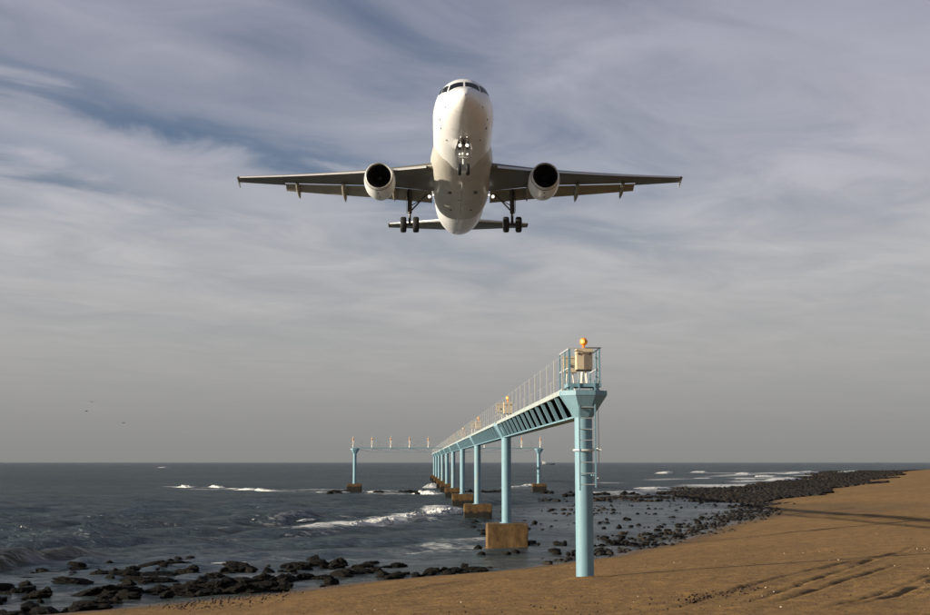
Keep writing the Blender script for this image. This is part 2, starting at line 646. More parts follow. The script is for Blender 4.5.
def foam_mat():
    m, t, b = principled('breaking_foam')
    geo = t.add('ShaderNodeNewGeometry')
    n = t.noise(geo.outputs['Position'], 2.2, 8, 0.7)
    t.link(t.ramp(n, [(0.34, (0.12, 0.14, 0.14)), (0.48, (0.62, 0.62, 0.60)), (0.6, (0.84, 0.84, 0.82))]), b.inputs['Base Color'])
    b.inputs['Roughness'].default_value = 0.8
    bp = t.add('ShaderNodeBump')
    bp.inputs['Strength'].default_value = 0.8
    bp.inputs['Distance'].default_value = 0.15
    t.link(n, bp.inputs['Height'])
    t.link(bp.outputs[0], b.inputs['Normal'])
    return m


M['sand'] = sand_mat()
M['sea'] = sea_mat()
M['foam'] = foam_mat()

# ------------------------------------------------------------------ ground: the beach, one sheet that also is the sea bed
def grid_mesh(name, X, Y, Z, mat, attrs, wrap=False):
    nr, nc = X.shape
    V = np.stack([X, Y, Z], -1).reshape(-1, 3).astype(np.float32)
    idx = np.arange(nr * nc).reshape(nr, nc)
    a = idx[:-1, :-1]; b_ = idx[:-1, 1:]; c = idx[1:, 1:]; d = idx[1:, :-1]
    F = np.stack([a, b_, c, d], -1).reshape(-1, 4)
    if wrap:
        a = idx[:-1, -1]; b_ = idx[:-1, 0]; c = idx[1:, 0]; d = idx[1:, -1]
        F = np.concatenate([F, np.stack([a, b_, c, d], -1)])
    me = bpy.data.meshes.new(name)
    me.vertices.add(len(V)); me.vertices.foreach_set('co', V.ravel())
    me.loops.add(F.size); me.loops.foreach_set('vertex_index', F.ravel().astype(np.int32))
    me.polygons.add(len(F))
    me.polygons.foreach_set('loop_start', np.arange(0, F.size, 4, dtype=np.int32))
    me.polygons.foreach_set('use_smooth', np.ones(len(F), dtype=bool))
    me.update(calc_edges=True)
    me.validate()
    for k, v in attrs.items():
        at = me.attributes.new(k, 'FLOAT', 'POINT')
        at.data.foreach_set('value', v.astype(np.float32).ravel())
    me.materials.append(mat)
    o = link(bpy.data.objects.new(name, me))
    o['kind'] = 'structure'
    return o


def azimuths(step):
    fine = np.arange(-31, 31.001, step)
    coarse = np.arange(35, 326, 5.0)
    return np.radians(np.concatenate([fine, coarse]))         # clockwise from +Y, wraps round


def build_beach():
    az = azimuths(0.1)
    hh = 3.6
    delta = np.concatenate([np.arange(215, 60, -0.45), np.arange(60, 5, -0.4), np.arange(5, 0.9, -0.3)])
    d = np.concatenate([[0.5, 3, 6, 10, 14, 17, 19.5], hh * 1250 / delta, [6500, 9000]])
    D, A = np.meshgrid(d, az, indexing='ij')
    X = D * np.sin(A); Y = D * np.cos(A)
    s = shore_s(X, Y)
    # the waterline wanders a little
    s = s + fbm(X / 9, Y / 9, 3, 3) * 0.9 * np.clip(D / 60, 0, 3)
    Z = land_z(X, Y, s)
    inner = np.abs(A) < R(31.5)
    Z += np.where(inner, fbm(X / 7, Y / 7, 21, 2) * 0.07, 0)
    near = np.clip(1.4 - D / 90, 0, 1) * inner
    # the sand lies smooth round the near column, with a slight scour at its foot
    rc = np.hypot(X - 3.93, Y - 41.7)
    lee, _, _ = seg_dist(X, Y, [(3.0, 41.45), (20.5, 46.2)])
    calmb = np.clip((lee - 0.6) / 1.5, 0.15, 1)
    Z += 0.05 * np.exp(-((rc - 0.33) / 0.22) ** 2) - 0.02 * np.exp(-((rc - 0.85) / 0.25) ** 2)
    Z += near * calmb * (fbm(X / 0.5, Y / 0.5, 31, 3) * 0.026 + fbm(X / 1.5, Y / 1.5, 37, 3) * 0.034) * np.clip(s / 3, 0, 1)
    # footprints: pits with a raised rim, in trails
    pit = np.clip(vnoise(X / 0.33, Y / 0.33, 77) - 0.80, 0, 1) / 0.2
    Z -= near * pit * 0.04 * np.clip(vnoise(X / 4, Y / 4, 78) * 2 - 0.5, 0, 1)
    deb = np.zeros_like(Z)
    # vehicle ruts and tide lines
    ruts = [[(660, 612), (715, 596), (752, 587.7), (800, 575), (850, 563), (905, 551)],
            [(724, 608), (758.5, 600), (802, 586), (839.5, 573.6), (877, 558.7), (925, 543)],
            [(761, 607), (814, 592), (858, 578), (905, 563)],
            [(814, 612.6), (864, 601), (908, 586), (945, 570)],
            [(849, 611), (899, 596), (930, 583), (965, 568)]]
    for k, r in enumerate(ruts):
        P = [GL(*p) for p in r]
        dd, par, _ = seg_dist(X, Y, P)
        w = fbm(X / 1.6, Y / 1.6, 50 + k, 3) * 0.14
        fade_n = np.clip(vnoise(X / 1.3, Y / 1.3, 150 + k) * 1.8 + 0.1, 0.25, 1)
        dd = np.abs(dd + w)
        fade = np.clip(par * 8, 0, 1) * np.clip((1 - par) * 5, 0, 1) * fade_n
        Z += fade * (-0.045 * np.exp(-(dd / 0.085) ** 2) + 0.022 * np.exp(-((dd - 0.28) / 0.13) ** 2))
        deb = np.maximum(deb, fade * np.exp(-(dd / (0.35 if k == 0 else 0.12)) ** 2) * (1.0 if k == 0 else 0.55))
    tides = [[(180, 612), (230, 607), (300, 603.5), (367, 600.5), (410, 595), (457, 583), (517, 580), (560, 582)],
             [(150, 609), (215, 601), (300, 594), (380, 586), (450, 577)],
             [(600, 556), (680, 547), (740, 536), (790, 522)]]
    for k, r in enumerate(tides):
        P = [GL(*p) for p in r]
        dd, par, _ = seg_dist(X, Y, P)
        dd = dd + fbm(X / 3, Y / 3, 60 + k, 3) * 0.5
        fade = np.clip(par * 6, 0, 1) * np.clip((1 - par) * 6, 0, 1)
        deb = np.maximum(deb, fade * np.exp(-(dd / (0.55 if k == 0 else 0.4)) ** 2) * (0.9 if k == 0 else 0.5))
        if k == 0:
            Z += fade * 0.06 * np.exp(-((dd - 0.5) / 0.4) ** 2)
    wet = np.clip(1 - (Z - 0.02) / 0.28, 0, 1)
    patch = np.clip(1 - np.hypot((X - 36) / 9, (Y - 128) / 26), 0, 1)
    wet = np.maximum(wet, np.clip(patch * 1.2, 0, 0.35))
    grid_mesh('beach', X, Y, Z, M['sand'], {'wet': wet, 'debris': deb}, wrap=True)


build_beach()

# ------------------------------------------------------------------ sea
BREAK = [[(256, 537.5), (290, 534.5), (332, 530), (365, 526), (402, 521), (432, 516), (452, 511)]]


def build_sea():
    az = azimuths(0.075)
    delta = np.concatenate([np.arange(262, 60, -0.75), np.arange(60, 12, -0.5), np.arange(12, 1.2, -0.35)])
    d = np.concatenate([CAM_H * 1250 / delta, [8000, 14000, 30000, 60000]])
    D, A = np.meshgrid(d, az, indexing='ij')
    X = D * np.sin(A); Y = D * np.cos(A)
    inner = np.clip((R(31) - np.abs(np.where(A > math.pi, A - 2 * math.pi, A))) / R(1.5), 0, 1)
    row = np.gradient(D, axis=0)
    s = shore_s(X, Y)
    calm = np.clip((s + 34) / 28, 0, 1)
    lag = np.clip(1.25 - np.hypot((X - 20) / 17, (Y - 118) / 52), 0, 1)
    calm = np.maximum(calm, np.clip(lag * 2.2, 0, 1))
    rr = np.random.default_rng(8)
    Z = np.zeros_like(X)
    for i in range(58):
        lam = 0.7 * (14 / 0.7) ** (i / 57.0)
        th = R(-62) + rr.normal(0, 0.42)                      # travelling to the right and towards the beach
        kx, ky = math.cos(th), math.sin(th)
        amp = 0.027 * lam ** 0.50 * rr.uniform(0.6, 1.3)
        ok = np.clip((lam / np.maximum(row, 0.01) - 1.8) / 2.0, 0, 1)
        grp = 0.4 + 1.2 * vnoise(X / (lam * 5) + i * 3.1, Y / (lam * 5), 200 + i)
        ph = (X * kx + Y * ky) * 2 * math.pi / lam + rr.uniform(0, 6.28)
        sn = np.sin(ph)
        Z += amp * ok * grp * (sn + 0.25 * np.cos(2 * ph))
    Z *= (1 - 0.8 * calm) * inner
    foam = np.zeros_like(X); shallow = np.clip((s + 9) / 9, 0, 1) * 0.5

    def ridge(poly, h, wf, wb, foam_amt, fw, sh=0.0, zoff=0.0, front=1):
        nonlocal Z, foam, shallow
        P = [G(*p) for p in poly]
        dd, par, sdv = seg_dist(X, Y, P)
        sd2 = dd * sdv * front                                     # positive towards the shore
        tap = np.clip(par * 5, 0, 1) * np.clip((1 - par) * 5, 0, 1)
        tap = tap * tap * (3 - 2 * tap)
        w = np.where(sd2 > 0, wf, wb)
        mod = 0.75 + 0.5 * vnoise(par * 14, par * 0 + h * 9, 5)
        Z = Z + tap * mod * h * np.exp(-(sd2 / w) ** 2)
        if foam_amt:
            foam = np.maximum(foam, foam_amt * tap * np.exp(-(np.clip(sd2, -99, 99) / fw) ** 2))
        if sh:
            shallow = np.maximum(shallow, sh * tap * np.exp(-((sd2 - 0.4 * wf) / (wf * 1.1)) ** 2))

    ridge([(-60, 571), (0, 567), (40, 561), (75, 558.5), (110, 558)], 0.60, 0.75, 2.6, 0.0, 1, 1.0)
    ridge([(-30, 569), (4, 567), (20, 566)], 0.08, 0.5, 0.6, 0.44, 0.5)
    ridge(BREAK[0], 0.30, 1.1, 3.5, 0.60, 3.6)
    ridge([(236, 538.5)] + BREAK[0] + [(462, 508)], 0.06, 0.7, 1.0, 0.95, 2.1)
    ridge([(150, 546), (230, 540), (300, 536), (420, 525)], 0.0, 1, 1, 0.36, 1.6)
    ridge([(250, 526), (300, 522), (380, 519)], 0.34, 1.2, 3.5, 0.40, 1.8)
    ridge([(180, 536), (225, 532), (262, 529)], 0.30, 1.2, 3.0, 0.36, 1.2)
    ridge([(60, 540), (130, 533), (200, 530)], 0.28, 1.2, 3.0, 0.0, 0.7)
    ridge([(0, 530), (60, 527), (120, 524)], 0.28, 1.5, 3.5, 0.0, 0.7)
    # churned foam between the breaker and the first footing, and round the footings
    for (px, py, rx, ry, am) in [(452, 546, 5, 5, 0.50), (430, 552, 5, 3, 0.40), (470, 541, 4, 3, 0.45), (385, 549, 4, 2.5, 0.36),
                                 (480, 524, 3.0, 3.5, 0.4), (430, 522, 3, 4, 0.4), (300, 558, 3, 1.6, 0.42), (210, 563, 3, 1.4, 0.52),
                                 (150, 558, 3, 1.2, 0.36), (345, 560, 3, 1.5, 0.36), (600, 496, 10, 10, 0.42), (615, 494, 12, 12, 0.45),
                                 (420, 492, 16, 6, 0.48), (310, 490, 20, 6, 0.46), (380, 491, 14, 6, 0.46)]:
        x0, y0 = G(px, py)
        foam = np.maximum(foam, am * np.exp(-((X - x0) / rx) ** 2 - ((Y - y0) / ry) ** 2))
    for poly, am, fw in [([(160, 487), (200, 488.5), (245, 490)], 0.45, 9), ([(240, 490.5), (290, 492), (345, 493.5)], 0.42, 8), ([(355, 494), (400, 494.5), (460, 495)], 0.45, 8),
                         ([(505, 488.5), (540, 487.5)], 0.42, 9), ([(590, 493), (620, 493)], 0.42, 9), ([(680, 488), (725, 486.5), (770, 483)], 0.55, 12),
                         ([(735, 479), (790, 477)], 0.5, 14), ([(690, 473), (740, 472.5)], 0.5, 40), ([(780, 474), (835, 472.5)], 0.55, 40), ([(425, 488.5), (442, 488)], 0.5, 9)]:
        P = [G(*p) for p in poly]
        dd, par, _ = seg_dist(X, Y, P)
        tap = np.clip(par * 5, 0, 1) * np.clip((1 - par) * 5, 0, 1)
        dd = np.abs(dd + fbm(X / (fw * 1.5), Y / (fw * 1.5), 300, 3) * fw)
        foam = np.maximum(foam, am * tap * np.exp(-(dd / fw) ** 2))
    # surf along the far stony bank
    farb = np.clip((Y - 170) / 60, 0, 1) * (np.exp(-((s + 32) / 8) ** 2) * 0.60 + np.exp(-((s + 60) / 12) ** 2) * 0.52)
    farb *= np.clip(fbm(X / 40, Y / 40, 91, 3) * 1.4 + 0.75, 0, 1) * (X > 20)
    foam = np.maximum(foam, farb)
    # thin whitecaps and scum lines
    foam = np.maximum(foam, 0.20 * inner * (calm < 0.5))
    grid_mesh('sea', X, Y, Z, M['sea'], {'foam': foam, 'calm': calm, 'shallow': shallow}, wrap=True)


build_sea()


def breaker(poly, h, w, seed, z0=0.0, jag=0.5, cover=1.0):
    """a tumbling crest: lumpy foam ridge with real height along a line on the water"""
    P = [Vector((*G(*p), 0)) for p in poly]
    L = [0]
    for a, b in zip(P, P[1:]):
        L.append(L[-1] + (b - a).length)
    n = max(30, min(420, int(L[-1] / (w * 0.12))))
    m = 13
    r_ = random.Random(seed)
    vs_, fs_ = [], []
    for i in range(n + 1):
        t = i / n * L[-1]
        k = max(j for j in range(len(L) - 1) if L[j] <= t + 1e-9)
        a, b = P[k], P[k + 1]
        q = a.lerp(b, (t - L[k]) / (L[k + 1] - L[k]))
        d = (b - a).normalized()
        nrm = Vector((d.y, -d.x, 0))
        u = i / n
        tap = min(1, u * 4, (1 - u) * 4)
        big = 0.30 + 0.65 * float(vnoise(np.array([t / (w * 1.1)]), np.array([seed * 1.7]), seed)[0]) + 0.65 * float(vnoise(np.array([t / (w * 0.4)]), np.array([seed * 2.7]), seed)[0])
        gap = float(vnoise(np.array([t / (w * 4)]), np.array([seed * 3.1]), seed + 3)[0])
        hh = h * tap * big * max(0.0, min(1.0, (cover - gap) * 5 + 0.5))
        sway = (float(vnoise(np.array([t / (w * 3)]), np.array([9.0]), seed + 9)[0]) - .5) * w * 0.9
        for j in range(m):
            an = math.pi * j / (m - 1)
            off = -math.cos(an) * w * 0.5
            jz = 1 + jag * (r_.random() - .5)
            z = math.sin(an) ** 0.7 * hh * jz
            if j < m * 0.5:
                z *= 0.9
            p = q + nrm * (off + sway + jag * w * 0.12 * (r_.random() - .5)) + d * (jag * w * 0.15 * (r_.random() - .5))
            vs_.append((p.x, p.y, z0 + z - (0.12 if j in (0, m - 1) else 0.03)))
    for i in range(n):
        for j in range(m - 1):
            a = i * m + j
            fs_.append((a, a + 1, a + m + 1, a + m))
    o = mesh_obj('breaking_wave', vs_, fs_, M['foam'], None, 80)
    o['kind'] = 'structure'
    return o


breaker([(300, 534), (332, 530.5), (365, 526.5), (402, 521.5), (432, 516.5), (454, 511.5)], 0.30, 1.1, 4, 0.15, 1.1, 0.7)
breaker([(395, 523), (432, 517.5), (456, 512.5)], 0.42, 1.3, 14, 0.15, 1.1, 0.9)
breaker([(300, 524), (310, 522.8), (318, 522.2)], 0.10, 0.5, 5, 0.28, 0.9, 0.5)
breaker([(166, 486.5), (190, 487.5), (212, 487), (226, 488), (240, 489)], 0.42, 1.4, 6, 0.05, 1.2, 0.5)
breaker([(225, 489), (262, 490.5), (300, 491), (335, 492)], 0.5, 2.0, 7, 0.0, 0.9, 0.42)
breaker([(330, 492.5), (350, 493)], 0.4, 2, 8, 0.0, 0.7, 0.6)
breaker([(364, 492.5), (400, 493.5), (436, 494), (455, 494)], 0.5, 2.0, 9, 0.0, 0.9, 0.45)
breaker([(424, 488), (432, 488), (441, 487)], 0.7, 3, 10, 0.0, 1.1, 0.6)
breaker([(505, 487.5), (520, 487), (534, 486)], 0.45, 2.5, 11, 0.0, 1.1, 0.5)
breaker([(545, 491), (560, 491)], 0.5, 3, 12, 0.0, 0.8, 0.6)
breaker([(592, 493), (602, 492), (614, 492)], 0.45, 2.0, 13, 0.0, 1.1, 0.55)
for k, (pl, h) in enumerate([([(680, 487), (690, 486.5), (699, 487)], 0.9), ([(708, 487), (725, 486), (746, 484)], 1.2), ([(742, 479), (762, 477), (780, 476)], 1.1),
                             ([(698, 472.5), (712, 472), (722, 472)], 1.6), ([(772, 481), (800, 479)], 0.9), ([(784, 474), (808, 473), (830, 472.5)], 1.4),
                             ([(836, 473), (848, 472), (860, 472)], 2.2), ([(660, 473.5), (668, 473.3)], 1.3), ([(640, 489), (662, 488)], 0.5), ([(735, 474), (752, 473.6)], 1.2),
                             ([(690, 479), (705, 478)], 0.7), ([(160, 467.7), (168, 467.6)], 1.3)]):
    breaker(pl, h * 0.5, 4 + h * 2, 30 + k, 0.0, 0.9, 0.55)

# ------------------------------------------------------------------ rocks
def rock_mesh(seed, sub=3, crag=0.35):
    r_ = random.Random(seed)
    bm = bmesh.new()
    bmesh.ops.create_icosphere(bm, subdivisions=sub, radius=1)
    from mathutils import noise as mn
    off = Vector((seed * 3.7, seed * 1.3, -seed * 2.1))
    cuts = []
    for _ in range(7):
        n = Vector((r_.gauss(0, 1), r_.gauss(0, 1), r_.gauss(0, 0.8) + 0.5)).normalized()
        cuts.append((n, r_.uniform(0.55, 0.9)))
    for v in bm.verts:
        p = v.co.copy()
        p *= 1 + crag * mn.noise(p * 1.3 + off) + crag * 0.7 * mn.noise(p * 2.9 + off)
        for n, c in cuts:
            e = p.dot(n) - c
            if e > 0:
                p -= n * e * 0.75
        rg = 1 - abs(mn.noise(p * 4.5 + off)) * 2
        p *= 1 + 0.13 * rg * min(1.0, crag * 2) + 0.10 * mn.noise(p * 9 + off)
        v.co = p
    me = bpy.data.meshes.new('rock')
    bm.to_mesh(me)
    bm.free()
    me.polygons.foreach_set('use_smooth', [True] * len(me.polygons))
    me.set_sharp_from_angle(angle=R(28))
    me.materials.append(M['rock'])
    return me


big_meshes = [rock_mesh(100 + k, 5, 0.55) for k in range(8)]
small_meshes = [rock_mesh(200 + k, 3, 0.4) for k in range(12)]


def rock(me, x, y, z, sx, sy, sz, rz):
    o = bpy.data.objects.new('shore_rock', me)
    o.location = (x, y, z)
    o.scale = (sx, sy, sz)
    o.rotation_euler = (rng.uniform(-.15, .15), rng.uniform(-.15, .15), rz)
    return link(o)


BIG = [(137.6, 165.6, 559, 567, 'low dark rock just left of the knob at the far edge of the left cluster'),
       (165, 188, 556.5, 566, 'rounded dark rock standing highest at the far edge of the left rock cluster'),
       (107, 140, 567, 578, 'broad low dark rock behind the biggest left rock, in the middle row'), (138, 172, 568, 579, 'long flat dark rock directly in front of the standing knob rock'), (172, 200, 567, 577, 'dark rock filling the gap right of the knob, in the middle row'),
       (69, 87, 566, 570.5, 'flat dark slab alone in the water behind the leftmost big rocks'),
       (56, 92, 573, 585.5, 'broad black rock behind the biggest black rock at the lower left'),
       (71, 112, 581, 597, 'biggest black rock of the left cluster, steep sided, standing in still water'),
       (105, 135, 581, 595, 'black rock touching the right flank of the biggest rock on the left'),
       (138, 166, 584, 594.5, 'separate rounded black rock between two bigger rocks near the left sand edge'),
       (168, 202, 580, 594.5, 'jagged dark rock by the sand, right of the separate rounded one'), (15, 33, 581, 594, 'knobbly dark rock just behind the pointed rock near the left photo edge'), (22, 47, 588, 599, 'pointed black rock lying nearest the left edge of the photo'),
       (62, 98, 600, 611, 'low dark rock near the bottom edge, left of the long one touching sand'), (90, 121, 597, 606, 'long low black rock touching the sand below the biggest rock'),
       (41, 56, 569, 575, 'small low dark rock between the flat slab and the left photo edge'), (17, 29, 575, 581, 'little dark rock poking out behind the leftmost pair of rocks'), (0, 22, 609, 616, 'dark rock cut by the bottom left corner of the photo'), (42, 53, 606, 614, 'small dark rock in the water nearest the bottom edge at the left'), (-8, 4, 595, 601, 'dark rock cut by the left edge of the photo'),
       (223, 254, 560, 569, 'low jagged dark rock with white foam on its left side'),
       (253, 274, 567, 582, 'craggy dark rock left of centre in the tall central group'), (270, 294, 568, 583, 'dark craggy rock at the right of the central group, above a pale pool'),
       (225, 252, 577, 594, 'dark rock nearest the sand in the left half of the central group'), (248, 280, 575, 592, 'wide dark rock nearest the sand in the right half of the central group'), (199, 236, 571, 592, 'large dark rock that closes the central group on its left'), (205, 225, 569, 580, 'dark rock at the back of the central group, left of the foam edged one'),
       (279, 298, 561, 567, 'low far dark rock behind the right end of the central group'), (296, 314, 561, 566.5, 'low far dark rock, right one of the pair behind the central group'), (296, 318, 568, 580, 'dark rock just right of the pale pool, left of a similar one'), (313, 332, 570, 580.5, 'dark rock by the sand, last big one before the upright small rock'),
       (322, 343, 563, 568, 'flat dark rock just behind the small upright rock at the right end'), (343, 354, 565, 576, 'small upright dark rock at the right end of the left rock group'),
       (355, 372, 561, 568, 'low dark rock in open water right of the upright small rock'), (286.5, 292, 582.5, 587, 'lone small dark stone in the pale pool beside the sand'),
       (375, 392, 564, 569, 'isolated low dark rock, rightmost one before the shore stones begin'), (120, 150, 575, 583, 'low dark rock in the narrow channel behind the rock touching the biggest one'), (150, 176, 574, 583, 'low dark rock in the channel between the middle row and the sandside row'), (430, 446, 521, 526, 'dark rock showing through the foam at the right end of the breaker'),
       (455, 463, 519, 523, 'small dark rock between the breaker and the weedy second footing')]
GRP = 'dark rocks awash along the left shore'
for k, (x0, x1, y0, y1, lab) in enumerate(BIG):
    bx, by = G((x0 + x1) / 2, y1 - 0.5, 0.0)
    dist = math.hypot(bx, by)
    sx = (x1 - x0) / 1250 * dist / 2 * 1.12
    hz = (y1 - y0) / 1250 * dist * 0.86
    sy = max(sx * 0.65, 0.3)
    o = rock(big_meshes[k % 8], bx, by + sy * 0.8, hz * 0.10, sx * 1.04, sy, hz * 0.48, rng.uniform(0, 0.5) * (k % 2) + math.pi * (k % 3 == 0))
    tag(o, lab or 'large dark wet rock in the crowded rock cluster along the left shore', 'rock', GRP)

ANCH = [(*G(92, 590), 'biggest black rock of the left cluster'), (*G(28, 594), 'pointed rock near the left edge'), (*G(176, 564), 'knob rock at the far edge'),
        (*G(152, 590), 'separate rounded rock by the sand'), (*G(238, 580), 'central rock group'), (*G(290, 575), 'pale pool'),
        (*G(348, 572), 'small upright rock at the right end'), (*G(90, 607), 'long low rock touching the sand'), (*G(78, 568), 'flat slab behind the leftmost rocks')]
# smaller single stones around the big ones and along the waterline (counted out up to 300 rocks in all)
spots = []
while len(spots) < 150:
    k = rng.randrange(len(BIG) - 2)
    x0, x1, y0, y1, _ = BIG[k]
    px = rng.gauss((x0 + x1) / 2, (x1 - x0) * 0.7); py = rng.gauss((y0 + y1) / 2 + 3, 5)
    x, y = G(px, py)
    if shore_s(np.array([x]), np.array([y]))[0] < 0.6 and py < 616 and px > -30:
        spots.append((x, y, rng.uniform(0.10, 0.32), 0))
while len(spots) < 255:
    t = rng.random()
    if t < 0.45:
        px = rng.uniform(380, 492); py = 577.5 - (px - 380) * 0.078 + rng.gauss(0, 1.6)
    else:
        px = rng.uniform(595, 690); py = 557 - (px - 595) * 0.20 - abs(rng.gauss(0, 7))
    x, y = G(px, py)
    spots.append((x, y, rng.uniform(0.08, 0.24), 1))
for (x, y, s_, kind) in spots:
    o = rock(rng.choice(small_meshes), x, y, s_ * 0.18, s_ * rng.uniform(1, 1.8), s_ * rng.uniform(0.8, 1.3), s_ * rng.uniform(0.55, 0.9), rng.uniform(0, 6.28))
    if kind == 0:
        _, near = min((math.hypot(x - bx, y - by), lab) for bx, by, lab in ANCH)
        tag(o, 'small dark stone beside the ' + near, 'stone', 'small stones beside the ' + near)
    else:
        near = ('left of the second bridge column', 'right of the near column')[x > 4]
        near = ('far out ' if y > 80 else 'close ') + near
        tag(o, 'small dark stone lying on the waterline, ' + near, 'stone', 'waterline stones ' + near)


def stone_mass(name, pts, mat):
    """many low-poly stones joined: pts = x, y, z, size"""
    bm = bmesh.new()
    bmesh.ops.create_icosphere(bm, subdivisions=1, radius=1)
    bv = np.array([v.co[:] for v in bm.verts]); bf = np.array([[v.index for v in f.verts] for f in bm.faces])
    bm.verts.ensure_lookup_table()
    bm.free()
    P = np.array(pts); n = len(P)
    r_ = np.random.default_rng(len(P))
    jit = 1 + 0.30 * r_.uniform(-1, 1, (n, len(bv), 1))
    V = bv[None] * jit
    sc_ = np.stack([r_.uniform(0.9, 1.7, n), r_.uniform(0.8, 1.3, n), r_.uniform(0.5, 0.95, n)], -1) * P[:, 3:4]
    V = V * sc_[:, None, :]
    an = r_.uniform(0, 6.28, n); c, s_ = np.cos(an)[:, None], np.sin(an)[:, None]
    V = np.stack([V[..., 0] * c - V[..., 1] * s_, V[..., 0] * s_ + V[..., 1] * c, V[..., 2]], -1) + P[:, None, :3]
    F = (bf[None] + (np.arange(n) * len(bv))[:, None, None]).reshape(-1, 3)
    me = bpy.data.meshes.new(name)
    V = V.reshape(-1, 3).astype(np.float32)
    me.vertices.add(len(V)); me.vertices.foreach_set('co', V.ravel())
    me.loops.add(F.size); me.loops.foreach_set('vertex_index', F.ravel().astype(np.int32))
    me.polygons.add(len(F)); me.polygons.foreach_set('loop_start', np.arange(0, F.size, 3, dtype=np.int32))
    me.update(calc_edges=True); me.validate()
    me.materials.append(mat)
    return link(bpy.data.objects.new(name, me))


def scatter_stones():
    # lagoon edge and shoal to the right of the near column
    pts = []
    r_ = np.random.default_rng(77)
    N = 60000
    x = r_.uniform(4, 60, N); y = r_.uniform(62, 190, N)
    s = shore_s(x, y)
    clump = fbm(x / 5, y / 9, 44, 4)
    edge = np.exp(-((s + 1.2) / (1.1 + y / 120)) ** 2) * np.clip(0.8 + clump * 1.0, 0, 1)
    shoal = np.clip(clump * 2.6 - 0.55, 0, 1) * (s < 0) * (s > -26) * 0.5
    p = np.clip(edge * 0.85 + shoal * 0.40, 0, 1) * np.clip(y / 150, 0.25, 1)
    keep = r_.random(N) < p
    for xi, yi, si in zip(x[keep], y[keep], s[keep]):
        sz = float(r_.uniform(0.25, 1.0) ** 1.6 * 0.21) * (1.0 if yi < 120 else 1.2)
        zz = max(0.0, float(si) * 0.092) + sz * 0.12
        pts.append((xi, yi, zz, sz))
    o = stone_mass('shore_stones', pts, M['bank'])
    tag(o, 'dark cobbles strewn in the shallow pool and along its sandy edge', 'stones', None, 'stuff')
    # the far stony bank
    pts = []
    N = 260000
    y = 150 + 800 * r_.random(N) ** 1.7
    x0 = np.interp(y, [p_[1] for p_ in SHORE[8:15]], [p_[0] for p_ in SHORE[8:15]])
    x = x0 - r_.uniform(-14, 62, N)
    s = shore_s(x, y)
    wob = fbm(x / 22, y / 30, 12, 4)
    m1 = (s < 2 + wob * 10) & (s > -20 + wob * 18 - np.clip((y - 300) / 30, 0, 12)) & (y > 168 + wob * 12)
    spit = (np.abs(y - (181 + wob * 9 + (x - 40) * 0.25)) < 4.0 + (x - 18) * 0.16 + wob * 4) & (x > 17) & (x < 50)
    thin = (np.abs(y - (172 + wob * 5)) < 2.2) & (x > 10) & (x < 34)
    keep = (m1 | spit | thin) & (r_.random(N) < np.clip(1.9 * vnoise(x / 7, y / 16, 66) - 0.35, 0.03, 1) * np.where(y > 350, 0.35, 0.8))
    idx = np.nonzero(keep)[0][:42000]
    zb = land_z(x[idx], y[idx], s[idx])
    for i, zz in zip(idx, zb):
        sz = float(r_.uniform(0.10, 0.30)) * (1.0 + min(1.2, y[i] / 420))
        pts.append((x[i], y[i], max(zz, 0.0) + sz * 0.2, sz))
    o = stone_mass('stone_bank', pts, M['bank'])
    tag(o, 'dark bank of countless boulders running out along the far shore', 'stones', None, 'stuff')
    # line of rocks in the surf near the far crossbar
    pts = []
    for _ in range(420):
        px = r_.uniform(330, 640); py = 492.6 + r_.normal(0, 0.7) + (2.5 if px > 560 else 0)
        xx, yy = G(px, py)
        if vnoise(np.array([px / 14]), np.array([3.0]), 5)[0] > 0.42:
            pts.append((xx, yy, 0.05, float(r_.uniform(0.2, 0.55))))
    for _ in range(260):
        px = r_.uniform(470, 760); py = r_.uniform(500, 556) - max(0, px - 590) * 0.2
        xx, yy = G(px, py)
        if shore_s(np.array([xx]), np.array([yy]))[0] < 0:
            pts.append((xx, yy, 0.02, float(r_.uniform(0.08, 0.30))))
    o = stone_mass('surf_rocks', pts, M['rock'])
    tag(o, 'scatter of dark rocks breaking the water around the bridge footings', 'rocks', None, 'stuff')
    # bits on the sand: shells, pebbles, weed
    pts = []; pale = []
    for _ in range(2200):
        px = r_.uniform(90, 930); py = r_.uniform(500, 618)
        xx, yy = GL(px, py)
        ss = shore_s(np.array([xx]), np.array([yy]))[0]
        if ss < 0.5:
            continue
        z_ = float(land_z(np.array([xx]), np.array([yy]))[0])
        (pale if r_.random() < 0.12 else pts).append((xx, yy, z_ + 0.01, float(r_.uniform(0.008, 0.028))))
    for k, line in enumerate([[(185, 611), (230, 606), (300, 603), (367, 600.5), (410, 595)], [(690, 601), (715, 596), (752, 588), (785, 579)], [(160, 607), (215, 600), (300, 593)]]):
        for _ in range(190):
            t = r_.random() * (len(line) - 1); i = int(t); f_ = t - i
            px = line[i][0] * (1 - f_) + line[i + 1][0] * f_ + r_.normal(0, 6); py = line[i][1] * (1 - f_) + line[i + 1][1] * f_ + r_.normal(0, 2.0)
            xx, yy = GL(px, py)
            z_ = float(land_z(np.array([xx]), np.array([yy]))[0])
            pts.append((xx, yy, z_ + 0.015, float(r_.uniform(0.012, 0.045))))
    o = stone_mass('beach_debris', pts, paint('dried_weed', (0.055, 0.030, 0.014), 0.9, 0.3, 6))
    tag(o, 'scraps of dried weed and pebbles scattered over the sand', 'debris', None, 'stuff')
    o = stone_mass('shell_fragments', pale, paint('bleached_shell', (0.55, 0.45, 0.32), 0.8, 0.2, 6))
    tag(o, 'pale shell fragments dotted over the brown sand', 'shells', None, 'stuff')


scatter_stones()

